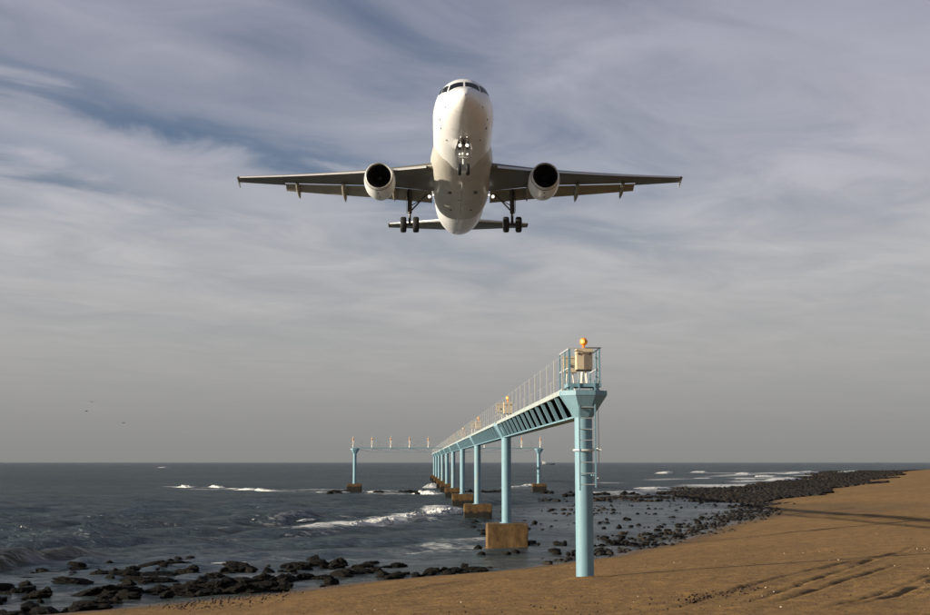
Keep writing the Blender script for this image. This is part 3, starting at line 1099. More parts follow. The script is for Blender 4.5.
# ------------------------------------------------------------------ approach light bridge
SP = 35.2
PIER_R = math.atan(0.04)                        # the bridge runs away and slightly to the left
def pier(d):
    return (5.601 - 0.04 * d, d)
TOP = CAM_H + 2.35                              # top of the column heads
HEAD_LO = TOP - 0.87


def head_mesh(mb, half_top=0.75, zlo=HEAD_LO, ztop=TOP, rim=0.17, rb=0.30, depth=0.62):
    n = 8
    def ring(hx, hy, z):
        c = 0.42
        return [(hx, -hy * c, z), (hx, hy * c, z), (hx * c, hy, z), (-hx * c, hy, z), (-hx, hy * c, z), (-hx, -hy * c, z), (-hx * c, -hy, z), (hx * c, -hy, z)]
    rs = [ring(rb, rb, zlo), ring(half_top, depth, ztop - rim), ring(half_top + 0.015, depth + 0.015, ztop - rim + 0.01), ring(half_top + 0.015, depth + 0.015, ztop)]
    vs_ = [p for r in rs for p in r]
    fs_ = []
    for k in range(len(rs) - 1):
        for i in range(n):
            j = (i + 1) % n
            fs_.append((k * n + i, k * n + j, (k + 1) * n + j, (k + 1) * n + i))
    fs_.append(tuple(range(n - 1, -1, -1)))
    fs_.append(tuple((len(rs) - 1) * n + i for i in range(n)))
    mb.add(vs_, fs_)


def make_column(loc, base_z, footing=True, weed=-1.0, rusty=False):
    root = empty('bridge_column', (loc[0], loc[1], base_z), PIER_R)
    mat = M['teal_rust'] if rusty else M['teal']
    mb = MB()
    lo = (1.55 - base_z) if footing else -0.6
    top = HEAD_LO - base_z
    prof = [(lo, 0.293)]
    prof.append((top + 0.05, 0.293))
    mb.lathe(prof, 32, 'z')
    mb.build('shaft', mat, root)
    mb = MB()
    head_mesh(mb, zlo=HEAD_LO - base_z, ztop=TOP - base_z)
    mb.build('column_head', mat, root, 25)
    if footing:
        mb = MB()
        mb.box((-1.21, -1.21, -1.6), (1.21, 1.21, 1.545), 0.03)
        f = mb.build('footing', M['concrete'], root, None)
        bm = bmesh.new()
        bm.from_mesh(f.data)
        bmesh.ops.subdivide_edges(bm, edges=[e for e in bm.edges if e.calc_length() > 0.5], cuts=13, use_grid_fill=True)
        from mathutils import noise as mn
        for v in bm.verts:
            q = v.co
            edge = sorted((1.21 - abs(q.x), 1.21 - abs(q.y), 1.545 - q.z))
            e_ = max(0.0, 1 - (edge[0] + edge[1]) / 0.16)
            chip = max(0.0, mn.noise(q * 2.3) + 0.15) * 0.10 * e_
            v.co -= Vector((q.x, q.y, max(0, q.z))).normalized() * chip
            if q.z < 1.5:
                v.co += Vector((q.x, q.y, 0)).normalized() * mn.noise(q * 3.1) * 0.02
        bm.to_mesh(f.data)
        bm.free()
        f.data.polygons.foreach_set('use_smooth', [True] * len(f.data.polygons))
        f.data.set_sharp_from_angle(angle=R(40))
        f['weed'] = weed
        mb = MB()
        mb.lathe([(1.545, 0.30), (1.545, 0.42), (1.58, 0.42), (1.58, 0.295)], 24)
        mb.build('base_flange', mat, root)
    return root


# near column stands on the sand
x0, y0 = pier(41.7)
zb = float(land_z(np.array([x0]), np.array([y0]))[0])
c0 = make_column((x0, y0), zb, False)
tag(c0, 'tall pale teal column with a ladder standing on the dry sand', 'column', 'columns carrying the light bridge')
# ladder with stand-offs, part of the column
lad = MB()
LX = (-0.19, 0.33)
FY = -0.46
zt = TOP + 0.35 - zb; zlow = 5.2 - 0.92 - zb
lad.beam((LX[0], FY, zlow), (LX[0], FY, zt), 0.035, 0.05, (1, 0, 0))
lad.beam((LX[1], FY, zlow + 0.1), (LX[1], FY, zt), 0.035, 0.05, (1, 0, 0))
ladder = lad.build('ladder', M['teal'], c0, 30)
nr = int((zt - zlow - 0.3) / 0.36)
for k in range(nr):
    r_ = MB()
    z = zlow + 0.2 + k * 0.36
    r_.tube((LX[0] - 0.0, FY, z), (LX[1], FY, z), 0.014, 6)
    r_.build('rung', M['rail'], ladder)
for z in (zlow + 0.5, zlow + 2.0):
    b_ = MB()
    b_.beam((LX[0] + 0.05, FY, z), (LX[0] + 0.10, -0.2, z), 0.03, 0.03)
    b_.beam((LX[1] - 0.05, FY, z), (LX[1] - 0.14, -0.2, z), 0.03, 0.03)
    b_.build('standoff_bracket', M['teal'], ladder)
# safety hoop round column and ladder
hp = MB()
zh = 5.2 + 0.40 - zb
N = 28
for (rr_, hw) in ((0.40, 0.028),):
    vs_, fs_ = [], []
    for i in range(N):
        an = 2 * math.pi * i / N
        for (dr, dz) in ((-0.012, -hw), (0.012, -hw), (0.012, hw), (-0.012, hw)):
            vs_.append((0.04 + math.cos(an) * (rr_ + dr), -0.10 + math.sin(an) * (rr_ + 0.0 + dr), zh + dz))
    for i in range(N):
        j = (i + 1) % N
        for q in range(4):
            fs_.append((i * 4 + q, i * 4 + (q + 1) % 4, j * 4 + (q + 1) % 4, j * 4 + q))
    hp.add(vs_, fs_)
hp.beam((0.36, -0.30, zh), (0.54, -0.36, zh), 0.03, 0.06)
hp.build('hoop', M['rail'], c0, 40)
cd = MB()
cd.tube((0.46, -0.30, zlow + 0.15), (0.46, -0.30, TOP - zb), 0.012, 8)
cd.beam((0.26, -0.16, zlow + 0.4), (0.46, -0.30, zlow + 0.4), 0.02, 0.03)
cd.beam((0.26, -0.16, zh + 0.05), (0.46, -0.30, zh + 0.05), 0.02, 0.03)
cd.build('conduit', M['rail'], c0)

ords = ['second', 'third', 'fourth', 'fifth', 'sixth', 'seventh', 'eighth', 'ninth', 'tenth']
WEED = [-0.3, 0.95, 0.9, 1.0, 1.1, 1.0, 1.1, 1.2, 1.2]
protoc = {}
for n in range(1, 10):
    x_, y_ = pier(41.7 + SP * n)
    rusty = n in (2, 4, 6)
    if rusty not in protoc:
        c = make_column((x_, y_), 0.0, True, WEED[n - 1], rusty)
        protoc[rusty] = c
    else:
        c = copy_tree(protoc[rusty])
        c.location = (x_, y_, 0)
        for ch in c.children:
            if ch.name.startswith('footing'):
                ch['weed'] = WEED[n - 1]
    lab = {1: 'teal column on a clean edged brown block at the waterline, second from the beach',
           2: 'teal column on a block half black with weed, third from the beach'}.get(n, 'teal column on a stained block in the sea, %s from the beach along the bridge' % ords[n - 1])
    tag(c, lab, 'column', 'columns carrying the light bridge')

# bridge spans: deck, bottom chord, leaning ribs, railing posts
NPAN = 14
def make_span():
    root = empty('bridge_span', (*pier(41.7), TOP), PIER_R)
    y0_, y1_ = 0.50, SP - 0.50
    mb = MB()
    mb.box((-0.56, y0_, 0.004), (0.56, y1_, 0.07))
    mb.build('deck', M['deck'], root, None)
    for sx in (-1, 1):
        mb = MB()
        mb.box((sx * 0.60 - 0.035, y0_, -0.07), (sx * 0.60 + 0.035, y1_, 0.10))
        mb.build('edge_beam', M['deck'], root, None)
    zb_ = -0.84
    mb = MB()
    mb.box((-0.24, y0_ - 0.1, zb_ - 0.03), (0.24, y1_ + 0.1, zb_ + 0.03))
    mb.build('bottom_chord', M['teal'], root, None)
    mb = MB()
    ribs = {}
    dy = (y1_ - y0_) / NPAN
    for k in range(NPAN + 1):
        yk = y0_ + 0.10 + k * (y1_ - y0_ - 0.2) / NPAN
        for sx in (-1, 1):
            if sx not in ribs:
                mb = MB()
                mb.beam((sx * 0.57, 0, -0.06), (sx * 0.22, 0, zb_ + 0.03), 0.13, 0.12, (0, 1, 0))
                ribs[sx] = mb.build('rib', M['teal'], root, None)
                ribs[sx].location = (0, yk, 0)
            else:
                o = ribs[sx].copy(); col.objects.link(o); o.parent = root
                o.location = (0, yk, 0)
    # black plates added across the trough, painted-in shade behind the rib gaps
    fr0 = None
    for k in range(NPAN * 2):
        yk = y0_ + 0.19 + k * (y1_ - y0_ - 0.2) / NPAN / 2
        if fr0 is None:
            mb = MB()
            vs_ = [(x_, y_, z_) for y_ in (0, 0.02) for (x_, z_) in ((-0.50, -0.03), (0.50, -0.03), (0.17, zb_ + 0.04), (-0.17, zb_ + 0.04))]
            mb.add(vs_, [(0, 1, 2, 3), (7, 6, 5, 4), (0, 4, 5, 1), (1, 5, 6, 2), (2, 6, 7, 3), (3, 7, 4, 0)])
            fr0 = mb.build('shade_plate', M['trough_shade_black'], root, None)
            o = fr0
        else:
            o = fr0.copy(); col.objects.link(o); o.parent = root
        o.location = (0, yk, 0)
    mb = MB()
    for k in range(NPAN):
        ya = y0_ + 0.10 + k * (y1_ - y0_ - 0.2) / NPAN
        mb.beam((-0.5, ya, -0.04), (0.5, ya + dy, -0.04), 0.06, 0.05)
    mb.build('deck_bracing', M['dark_steel'], root, None)
    post = None
    for k in range(NPAN + 1):
        yk = y0_ + 0.25 + k * (y1_ - y0_ - 0.5) / NPAN
        for sx in (-1, 1):
            if sx == 1 and k % 2:
                continue
            if post is None:
                mb = MB()
                mb.beam((0, 0, 0.0), (0, 0, 1.17), 0.055, 0.055, (0, 1, 0))
                mb.box((-0.05, -0.05, 0.0), (0.05, 0.05, 0.012))
                post = mb.build('railing_post', M['rail'], root, None)
                o = post
            else:
                o = post.copy(); col.objects.link(o); o.parent = root
            o.location = (sx * 0.60, yk, 0.10)
    for sx in (-1, 1):
        for z in (1.22,):
            mb = MB()
            mb.tube((sx * 0.60, y0_ + 0.2, z), (sx * 0.60, y1_ - 0.2, z), 0.004, 5)
            mb.build('rail_wire', M['rail'], root, None)
    return root


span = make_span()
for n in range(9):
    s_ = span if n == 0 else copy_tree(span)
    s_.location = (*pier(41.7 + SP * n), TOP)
    tag(s_, 'nearest railed bridge span with open leaning ribs, between the sand column and the second column' if n == 0 else
        'railed bridge span between the %s and %s column from the beach' % (ords[n - 1], ords[n]), 'bridge span', 'spans of the light bridge')

# head platform with its guard frame on the near column
hx, hy = pier(41.7)
pl = empty('lamp_platform', (hx, hy, TOP), PIER_R)
tag(pl, 'small railed end platform on top of the near column holding the beige boxes', 'platform')
YF, YB = -0.45, 2.0
mb = MB()
for sx in (-1, 1):
    mb.box((sx * 0.52 - 0.04, YF, 0.12), (sx * 0.52 + 0.04, 0.46, 0.24))
mb.box((-0.48, YF, 0.121), (0.48, YF + 0.06, 0.239))
mb.box((-0.48, 0.40, 0.121), (0.48, 0.46, 0.239))
mb.build('floor_frame', M['teal'], pl, None)
for k in range(8):
    mb = MB()
    y_ = YF + 0.075 + k * 0.10
    mb.box((-0.475, y_, 0.17), (0.475, y_ + 0.07, 0.20))
    mb.build('floor_slat', M['deck'], pl, None)
for sx in (-1, 1):
    for y_ in (YF + 0.05, 0.3):
        mb = MB()
        mb.box((sx * 0.42 - 0.05, y_ - 0.05, 0.0), (sx * 0.42 + 0.05, y_ + 0.05, 0.119))
        mb.build('foot', M['teal'], pl, None)
for (x_, y_, w) in ((-0.50, YF + 0.03, 0.085), (0.50, YF + 0.03, 0.06), (-0.53, 0.55, 0.05), (0.53, 0.55, 0.05), (-0.53, YB, 0.05), (0.53, YB, 0.05)):
    mb = MB()
    zl = 0.243 if y_ < 0.4 else 0.075
    mb.box((x_ - w / 2, y_ - 0.025, zl), (x_ + w / 2, y_ + 0.025, 1.37))
    mb.build('guard_post', M['teal'], pl, None)
for (a, b, m_) in (((-0.5, YF + 0.03, 1.39), (-0.53, YB, 1.39), 'rail'), ((0.5, YF + 0.03, 1.39), (0.53, YB, 1.39), 'dark_steel'),
                   ((-0.54, YF + 0.03, 1.393), (0.02, YF + 0.03, 1.393), 'rail'), ((0.05, YF + 0.03, 1.41), (0.56, YF + 0.03, 1.41), 'dark_steel'),
                   ((0.5, YF + 0.03, 0.75), (0.53, YB, 0.75), 'rail'), ((-0.5, YF + 0.03, 0.75), (-0.53, YB, 0.75), 'rail')):
    mb = MB()
    mb.beam(a, b, 0.04, 0.035)
    mb.build('guard_rail', M[m_], pl, None)


def make_light(front=True):
    """approach light: beige cabinet on a splayed stand with an amber globe on top"""
    root = empty('approach_light', (0, 0, 0), PIER_R)
    mb = MB()
    for sx in (-1, 1):
        mb.tube((sx * 0.10, 0.05, 0.0), (sx * 0.055, 0.05, 0.505), 0.022, 8)
        mb.tube((sx * 0.10, 0.30, 0.0), (sx * 0.055, 0.30, 0.505), 0.022, 8)
    mb.tube((-0.03, 0.1, 0.0), (-0.07, 0.1, 0.5), 0.03, 8, 0.05)
    mb.build('stand', M['white_post'], root)
    mb = MB()
    mb.box((-0.265, -0.02, 0.50), (0.265, 0.40, 1.02), 0.012)
    cab = mb.build('cabinet', M['beige'], root, 30)
    mb = MB()
    mb.box((-0.275, -0.03, 1.03), (0.275, 0.41, 1.20), 0.012)
    lid = mb.build('cabinet_lid', M['beige'], root, 30)
    mb = MB()
    mb.box((-0.24, 0.0, 0.465), (0.24, 0.38, 0.497))
    mb.build('base_tray', M['dark_steel'], root, None)
    for sx in (-1, 1):
        mb = MB()
        mb.box((sx * 0.19 - 0.02, -0.045, 0.985), (sx * 0.19 + 0.02, -0.021, 1.07))
        mb.build('latch', M['dark_steel'], cab, None)
    mb = MB()
    mb.lathe([(1.202, 0.075), (1.24, 0.065), (1.27, 0.045), (1.34, 0.042)], 14, closed=True)
    mb.build('lamp_neck', M['amber'], root)
    mb = MB()
    mb.sphere((0, 0.18, 0), 0.135, 20, 14)
    g = mb.build('lamp_globe', M['amber'], root)
    g.location = (0, 0, 1.45)
    for ch in root.children:
        if ch.name.startswith('lamp_neck'):
            ch.location = (0, 0.18, 0)
    mb = MB()
    mb.sphere((-0.045, 0.08, 0), 0.075, 12, 8)
    mb.build('bulb_glow', M['amber_core'], g)
    mb = MB()
    mb.lathe([(-0.012, 0.128), (0.012, 0.140), (0.02, 0.128)], 20, origin=(0, 0.18, 0))
    mb.build('globe_band', M['dark_steel'], g)
    return root


def make_cabinet():
    root = empty('cable_cabinet', (0, 0, 0), PIER_R)
    mb = MB()
    mb.box((-0.26, -0.02, 0.62), (0.26, 0.38, 1.10), 0.012)
    cab = mb.build('cabinet', M['beige'], root, 30)
    mb = MB()
    mb.box((-0.27, -0.03, 1.11), (0.27, 0.39, 1.20), 0.012)
    mb.build('cabinet_lid', M['beige'], root, 30)
    for sx in (-1, 1):
        mb = MB()
        mb.tube((sx * 0.16, 0.18, 0.0), (sx * 0.10, 0.18, 0.62), 0.024, 8)
        mb.build('leg', M['white_post'], root)
    mb = MB()
    mb.box((-0.03, -0.045, 0.80), (0.03, -0.021, 0.90))
    mb.build('latch', M['dark_steel'], cab, None)
    return root


def along(d, off=0.0):
    x_, y_ = pier(d)
    return (x_ + off, y_ + off * 0.04)


L0 = make_light()
L0.location = (*along(41.45, 0.03), TOP + 0.20)
tag(L0, 'beige approach light cabinet with a bright amber globe at the near end of the bridge', 'light', 'approach lights on the bridge')
K0 = make_cabinet()
K0.location = (*along(44.0, -0.12), TOP + 0.165)
tag(K0, 'smaller beige box without a globe just behind the near amber light', 'cabinet', 'beige boxes on the bridge')
for n in range(1, 10):
    o = copy_tree(L0)
    o.location = (*along(41.7 + SP * n - 0.4, 0.10), TOP + 0.10)
    tag(o, 'beige approach light with amber globe above the %s column from the beach' % ords[n - 1], 'light', 'approach lights on the bridge')
    o = copy_tree(K0)
    o.location = (*along(41.7 + SP * n + 1.2, -0.30), TOP + 0.10)
    tag(o, 'beige cable box behind the light above the %s column from the beach' % ords[n - 1], 'cabinet', 'beige boxes on the bridge')

# crossbar at the sixth column
XC, YC = pier(41.7 + SP * 5)
ca, sa = math.cos(PIER_R), math.sin(PIER_R)
for sx, lab in ((-1, 'teal column under the left end of the far crossbar'), (1, 'teal column under the right end of the far crossbar')):
    c = copy_tree(protoc[False])
    c.location = (XC + sx * 15.9 * ca, YC + sx * 15.9 * sa, 0)
    for ch in c.children:
        if ch.name.startswith('footing'):
            ch['weed'] = 1.15
    tag(c, lab, 'column', 'columns under the crossbar ends')
for sx in (-1, 1):
    tr = empty('trussed_walkway', (XC, YC, TOP), PIER_R)
    tag(tr, 'thin trussed walkway reaching %s from the bridge over the sea' % ('left' if sx < 0 else 'right'), 'walkway', 'crossbar arms of the light bridge')
    mb = MB()
    mb.box((min(sx * 0.75, sx * 16.4), -0.35, 0.02), (max(sx * 0.75, sx * 16.4), 0.35, 0.17))
    mb.build('deck', M['teal'], tr, None)
    mb = MB()
    mb.tube((sx * 3.2, 0, -0.62), (sx * 12.8, 0, -0.62), 0.028, 6)
    mb.tube((sx * 12.8, 0, -0.62), (sx * 15.6, 0, -0.08), 0.028, 6)
    mb.tube((sx * 3.2, 0, -0.62), (sx * 0.8, 0, -0.08), 0.028, 6)
    mb.build('bottom_chord', M['teal'], tr)
    for k in range(4):
        mb = MB()
        mb.tube((sx * (3.2 + 3.2 * k), 0, -0.62), (sx * (3.2 + 3.2 * k), 0, 0.02), 0.025, 6)
        mb.build('truss_post', M['teal'], tr)
        if k < 3:
            mb = MB()
            mb.tube((sx * (6.4 + 3.2 * k), 0, 0.02), (sx * (3.2 + 3.2 * k), 0, -0.62), 0.025, 6)
            mb.build('truss_diagonal', M['teal'], tr)
    for k in range(11):
        mb = MB()
        mb.beam((sx * (1.2 + 1.5 * k), 0.33, 0.165), (sx * (1.2 + 1.5 * k), 0.33, 1.15), 0.03, 0.03, (0, 1, 0))
        mb.build('railing_post', M['rail'], tr, None)
    mb = MB()
    mb.tube((sx * 0.9, 0.33, 1.15), (sx * 16.3, 0.33, 1.15), 0.012, 5)
    mb.build('rail_wire', M['rail'], tr, None)


def make_mast_light():
    root = empty('crossbar_light', (0, 0, 0), PIER_R)
    mb = MB()
    mb.lathe([(0, 0.16), (0.06, 0.16), (0.07, 0.10), (1.3, 0.075)], 12, closed=True)
    mb.build('mast', M['white_post'], root)
    mb = MB()
    mb.box((-0.15, -0.14, 0.55), (0.15, 0.14, 1.15), 0.02)
    mb.build('cabinet', M['white_post'], root, 30)
    mb = MB()
    mb.lathe([(1.3, 0.06), (1.36, 0.10), (1.56, 0.12), (1.68, 0.10), (1.74, 0.02)], 14, closed=True)
    mb.build('lamp_globe', paint('unlit_amber_glass', (0.60, 0.25, 0.06), 0.3, 0.1, 3), root)
    mb = MB()
    mb.tube((0, 0, 1.73), (0, 0, 2.15), 0.025, 6, 0.015)
    mb.build('rod', M['beige'], root)
    return root


ML = make_mast_light()
first = True
names = ['innermost', 'second from the bridge', 'middle', 'second from the tip', 'outermost']
for sx in (-1, 1):
    for k in range(1, 6):
        o = ML if first else copy_tree(ML)
        first = False
        r_ = sx * 3.24 * k
        o.location = (XC + r_ * ca, YC + r_ * sa, TOP + 0.11)
        tag(o, 'slim white light mast with amber top on the %s crossbar arm, %s' % ('left' if sx < 0 else 'right', names[k - 1]), 'light', 'lights on the crossbar')

# ------------------------------------------------------------------ ship on the horizon
def make_ship():
    D = 2600.0
    X = (547.5 - 465) / 1250 * D
    root = empty('ship', (X, D, 0), R(4))
    tag(root, 'tiny low ship with a white deckhouse on the horizon beside the right crossbar column', 'ship')
    hull = MB()
    st = [(-12.5, 2.2, 2.6), (-11, 3.0, 2.5), (-4, 3.3, 2.0), (6, 3.2, 2.1), (11, 1.8, 2.9), (14, 0.1, 3.6)]
    vs_, fs_ = [], []
    for (x_, hw, zt_) in st:
        vs_ += [(x_, -hw, zt_), (x_ - (0.5 if x_ > 5 else 0), -hw * 0.8, -0.6), (x_ - (0.5 if x_ > 5 else 0), hw * 0.8, -0.6), (x_, hw, zt_)]
    for i in range(len(st) - 1):
        a = i * 4; b_ = a + 4
        fs_ += [(a, a + 1, b_ + 1, b_), (a + 1, a + 2, b_ + 2, b_ + 1), (a + 2, a + 3, b_ + 3, b_ + 2), (a + 3, a, b_, b_ + 3)]
    fs_ += [(0, 3, 2, 1), (20, 21, 22, 23)]
    hull.add(vs_, fs_)
    hull.build('hull', paint('grey_hull', (0.14, 0.15, 0.17), 0.5, 0.1), root, 30)
    wh = paint('white_deckhouse', (0.80, 0.78, 0.72), 0.4, 0.05)
    mb = MB(); mb.box((-11.2, -2.4, 2.4), (-5.5, 2.4, 5.0), 0.1)
    dh = mb.build('deckhouse', wh, root, 30)
    mb = MB(); mb.box((-10.4, -2.0, 5.01), (-6.5, 2.0, 7.2), 0.1)
    wb = mb.build('wheelhouse', wh, root, 30)
    mb = MB(); mb.box((-10.0, -2.03, 5.9), (-6.9, -2.002, 6.7))
    mb.build('window', M['dark_steel'], wb, None)
    mb = MB(); mb.tube((-8.5, 0, 7.2), (-8.5, 0, 11), 0.12, 6); mb.tube((7, 0, 2.1), (7, 0, 6.5), 0.14, 6); mb.tube((7, 0, 6.0), (1, 0, 4.2), 0.09, 6)
    mb.build('mast', M['dark_steel'], root)


make_ship()

# ------------------------------------------------------------------ birds far out on the left
def make_bird(loc, rz, flap, label):
    root = empty('seabird', loc, rz)
    root.scale = (1.4, 1.4, 1.4)
    tag(root, label, 'bird', 'birds over the sea')
    mb = MB()
    prof = [(-0.30, 0.004), (-0.24, 0.05), (-0.10, 0.085), (0.08, 0.08), (0.2, 0.05), (0.25, 0.055), (0.31, 0.035), (0.38, 0.004)]
    mb.lathe(prof, 10, 'y')
    mb.add([(-0.05, -0.28, 0), (0.05, -0.28, 0), (0.09, -0.42, 0.01), (-0.09, -0.42, 0.01)], [(0, 1, 2, 3)])
    dm = paint('dark_plumage', (0.05, 0.048, 0.045), 0.8, 0.2, 8)
    mb.build('body', dm, root)
    for sx in (-1, 1):
        mb = MB()
        st = [(0.05, 0.14, 0.0), (0.35, 0.12, flap * 0.6), (0.62, 0.09, flap * 0.8), (0.85, 0.02, flap * 0.5)]
        vs_, fs_ = [], []
        for (x_, c, z_) in st:
            sw = -0.18 * max(0, x_ - 0.35)
            vs_ += [(sx * x_, c + sw, z_ * 0.4), (sx * x_, sw, z_ * 0.4 + 0.02), (sx * x_, -c + sw, z_ * 0.4)]
        for i in range(3):
            a = i * 3
            fs_ += [(a, a + 1, a + 4, a + 3), (a + 1, a + 2, a + 5, a + 4)]
        mb.add(vs_, fs_)
        mb.build('wing', dm, root)


def sky_at(px, py, dist):
    u = (px - 465) / 1250; v = (307.5 - py) / 1250
    c, s = math.cos(PITCH), math.sin(PITCH)
    d = Vector((u, c - v * s, s + v * c)) * dist
    return (d.x, d.y, d.z + CAM_H)


make_bird(sky_at(92, 402, 420), R(30), 0.9, 'dark seabird flying highest of the three at the left')
make_bird(sky_at(86.5, 411.2, 420), R(80), 0.4, 'dark seabird lowest left of the close pair in the sky')
make_bird(sky_at(123.5, 423, 440), R(-20), 0.7, 'single dark seabird flying apart, nearest the sea')

# ------------------------------------------------------------------ the airliner
M['white'] = paint('aircraft_white', (0.82, 0.82, 0.81), 0.24, 0.03, 0.6, dirt=(0.46, 0.41, 0.34), dirt_amt=0.38)
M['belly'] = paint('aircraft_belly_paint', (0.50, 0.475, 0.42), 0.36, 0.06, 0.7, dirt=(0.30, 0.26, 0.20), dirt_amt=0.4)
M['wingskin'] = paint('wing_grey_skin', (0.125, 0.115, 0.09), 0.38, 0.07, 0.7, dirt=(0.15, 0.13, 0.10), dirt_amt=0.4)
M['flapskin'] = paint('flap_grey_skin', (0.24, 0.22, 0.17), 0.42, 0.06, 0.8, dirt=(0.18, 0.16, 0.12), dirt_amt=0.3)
M['bright'] = paint('polished_leading_edge', (0.70, 0.69, 0.66), 0.30, 0.03, 1.0, metallic=0.45)
M['tyre'] = paint('tyre_rubber', (0.016, 0.016, 0.016), 0.75, 0.2, 5)
M['gear'] = paint('gear_grey_paint', (0.50, 0.50, 0.48), 0.4, 0.1, 4)
M['gear_dark'] = paint('gear_dark_steel', (0.06, 0.055, 0.05), 0.45, 0.15, 4)
M['glass'] = paint('cockpit_glass', (0.008, 0.009, 0.010), 0.25, 0.1, 2, spec=0.25)
M['fan'] = paint('fan_blade_titanium', (0.035, 0.035, 0.036), 0.35, 0.1, 4, metallic=0.6)
M['duct'] = paint('inlet_duct_dark', (0.02, 0.02, 0.02), 0.5, 0.1, 3)
M['lamp'] = emit('lit_landing_lamp', (1.0, 0.90, 0.76), 1.0)

plane = bpy.data.objects.new('airliner', None)
link(plane)
tag(plane, 'white twin engine airliner with its wheels down flying low towards the viewer', 'airplane')
PP, PY, PR = 0.087, -0.0159, -0.0035
aft = Vector((math.sin(PY) * math.cos(PP), math.cos(PY) * math.cos(PP), -math.sin(PP)))
yv = Vector((0, 0, 1)).cross(aft).normalized()
upv = aft.cross(yv)
y2 = yv * math.cos(PR) + upv * math.sin(PR)
up2 = aft.cross(y2)
Mx = Matrix((aft, y2, up2)).transposed().to_4x4()
Mx.translation = Vector((-0.03, 73.7, 22.76 + CAM_H))
plane.matrix_world = Mx

TOPC = [(0, -0.62), (0.12, -0.36), (0.35, -0.10), (0.7, 0.08), (1.1, 0.26), (1.45, 0.44), (2.1, 1.02), (2.8, 1.50), (3.4, 1.76), (4.4, 1.97), (5.6, 2.05), (7, 2.07), (26, 2.07), (31, 1.98), (34.5, 1.76), (36.5, 1.52), (37.4, 1.32), (37.57, 1.15)]
BOTC = [(0, -0.62), (0.12, -0.87), (0.35, -1.08), (0.7, -1.28), (1.2, -1.48), (1.7, -1.62), (2.2, -1.73), (2.8, -1.83), (3.4, -1.91), (4.4, -2.0), (5.6, -2.05), (7, -2.07), (23, -2.07), (25, -1.98), (27.5, -1.66), (30, -1.16), (32.5, -0.52), (35, 0.22), (36.5, 0.66), (37.4, 0.94), (37.57, 1.1)]
WIDC = [(0, 0.0), (0.12, 0.30), (0.35, 0.54), (0.7, 0.80), (1.2, 1.08), (1.7, 1.30), (2.2, 1.47), (2.8, 1.63), (3.4, 1.74), (4.4, 1.88), (5.6, 1.955), (7, 1.975), (24, 1.975), (26.5, 1.90), (29, 1.70), (31.5, 1.38), (34, 0.95), (36, 0.55), (37.2, 0.27), (37.57, 0.08)]


def cubic(tab, x):
    xs = [a for a, _ in tab]; ys = [b for _, b in tab]
    if x <= xs[0]: return ys[0]
    if x >= xs[-1]: return ys[-1]
    i = max(j for j in range(len(xs) - 1) if xs[j] <= x)
    def sl(j):
        if j == 0 or j == len(xs) - 1:
            k = 0 if j == 0 else len(xs) - 2
            return (ys[k + 1] - ys[k]) / (xs[k + 1] - xs[k])
        a = (ys[j] - ys[j - 1]) / (xs[j] - xs[j - 1]); b = (ys[j + 1] - ys[j]) / (xs[j + 1] - xs[j])
        return 0 if a * b <= 0 else 2 * a * b / (a + b)
    h = xs[i + 1] - xs[i]; t = (x - xs[i]) / h
    m0, m1 = sl(i) * h, sl(i + 1) * h
    return (2 * t ** 3 - 3 * t * t + 1) * ys[i] + (t ** 3 - 2 * t * t + t) * m0 + (-2 * t ** 3 + 3 * t * t) * ys[i + 1] + (t ** 3 - t * t) * m1


def fus(x, th, off=0.0):
    """fuselage surface: station x, angle th from the top (positive = port, photo left)"""
    zt, zb_, w = cubic(TOPC, x), cubic(BOTC, x), cubic(WIDC, x)
    zc = 0.5 * (zt + zb_)
    hh = 0.5 * (zt - zb_)
    return Vector((x, (w + off) * math.sin(th), zc + (hh + off) * math.cos(th)))


def build_fuselage():
    xs = [0.0, 0.02, 0.05, 0.1, 0.18, 0.28, 0.4, 0.55, 0.75] + [1 + 0.2 * k for k in range(20)] + [5 + 0.5 * k for k in range(5)] + [8 + k for k in range(16)] + [24 + 0.5 * k for k in range(25)] + [36.25, 36.6, 37, 37.3, 37.5, 37.57]
    n = 64
    vs_, fs_ = [], []
    for x in xs:
        for i in range(n):
            p = fus(max(x, 0.0005), 2 * math.pi * i / n)
            vs_.append(p)
    for k in range(len(xs) - 1):
        for i in range(n):
            j = (i + 1) % n
            fs_.append((k * n + i, (k + 1) * n + i, (k + 1) * n + j, k * n + j))
    fs_.append(tuple(range(n)))
    fs_.append(tuple((len(xs) - 1) * n + i for i in range(n - 1, -1, -1)))
    mb = MB(); mb.add(vs_, fs_)
    return mb.build('fuselage', M['white'], plane, 50)


fuselage = build_fuselage()


def patch(name, quad, mat, parent, off=0.012, n=8):
    """panel that follows the skin; quad = four (x, theta) corners in order"""
    vs_, fs_ = [], []
    for a in range(n + 1):
        for b in range(n + 1):
            u, v = a / n, b / n
            x = (quad[0][0] * (1 - u) + quad[1][0] * u) * (1 - v) + (quad[3][0] * (1 - u) + quad[2][0] * u) * v
            t = (quad[0][1] * (1 - u) + quad[1][1] * u) * (1 - v) + (quad[3][1] * (1 - u) + quad[2][1] * u) * v
            vs_.append(fus(x, t, off))
    m_ = n + 1
    for a in range(n):
        for b in range(n):
            fs_.append((a * m_ + b, (a + 1) * m_ + b, (a + 1) * m_ + b + 1, a * m_ + b + 1))
    base = len(vs_)
    vs_ += [p - Vector((0, p.y, p.z)).normalized() * 0.03 for p in vs_[:base]]
    for a in range(n):
        for (i, j) in ((a, a + 1), (n * m_ + a, n * m_ + a + 1), (a * m_, (a + 1) * m_), (a * m_ + n, (a + 1) * m_ + n)):
            fs_.append((i, j, base + j, base + i))
    mb = MB(); mb.add(vs_, fs_)
    return mb.build(name, mat, parent, 50)


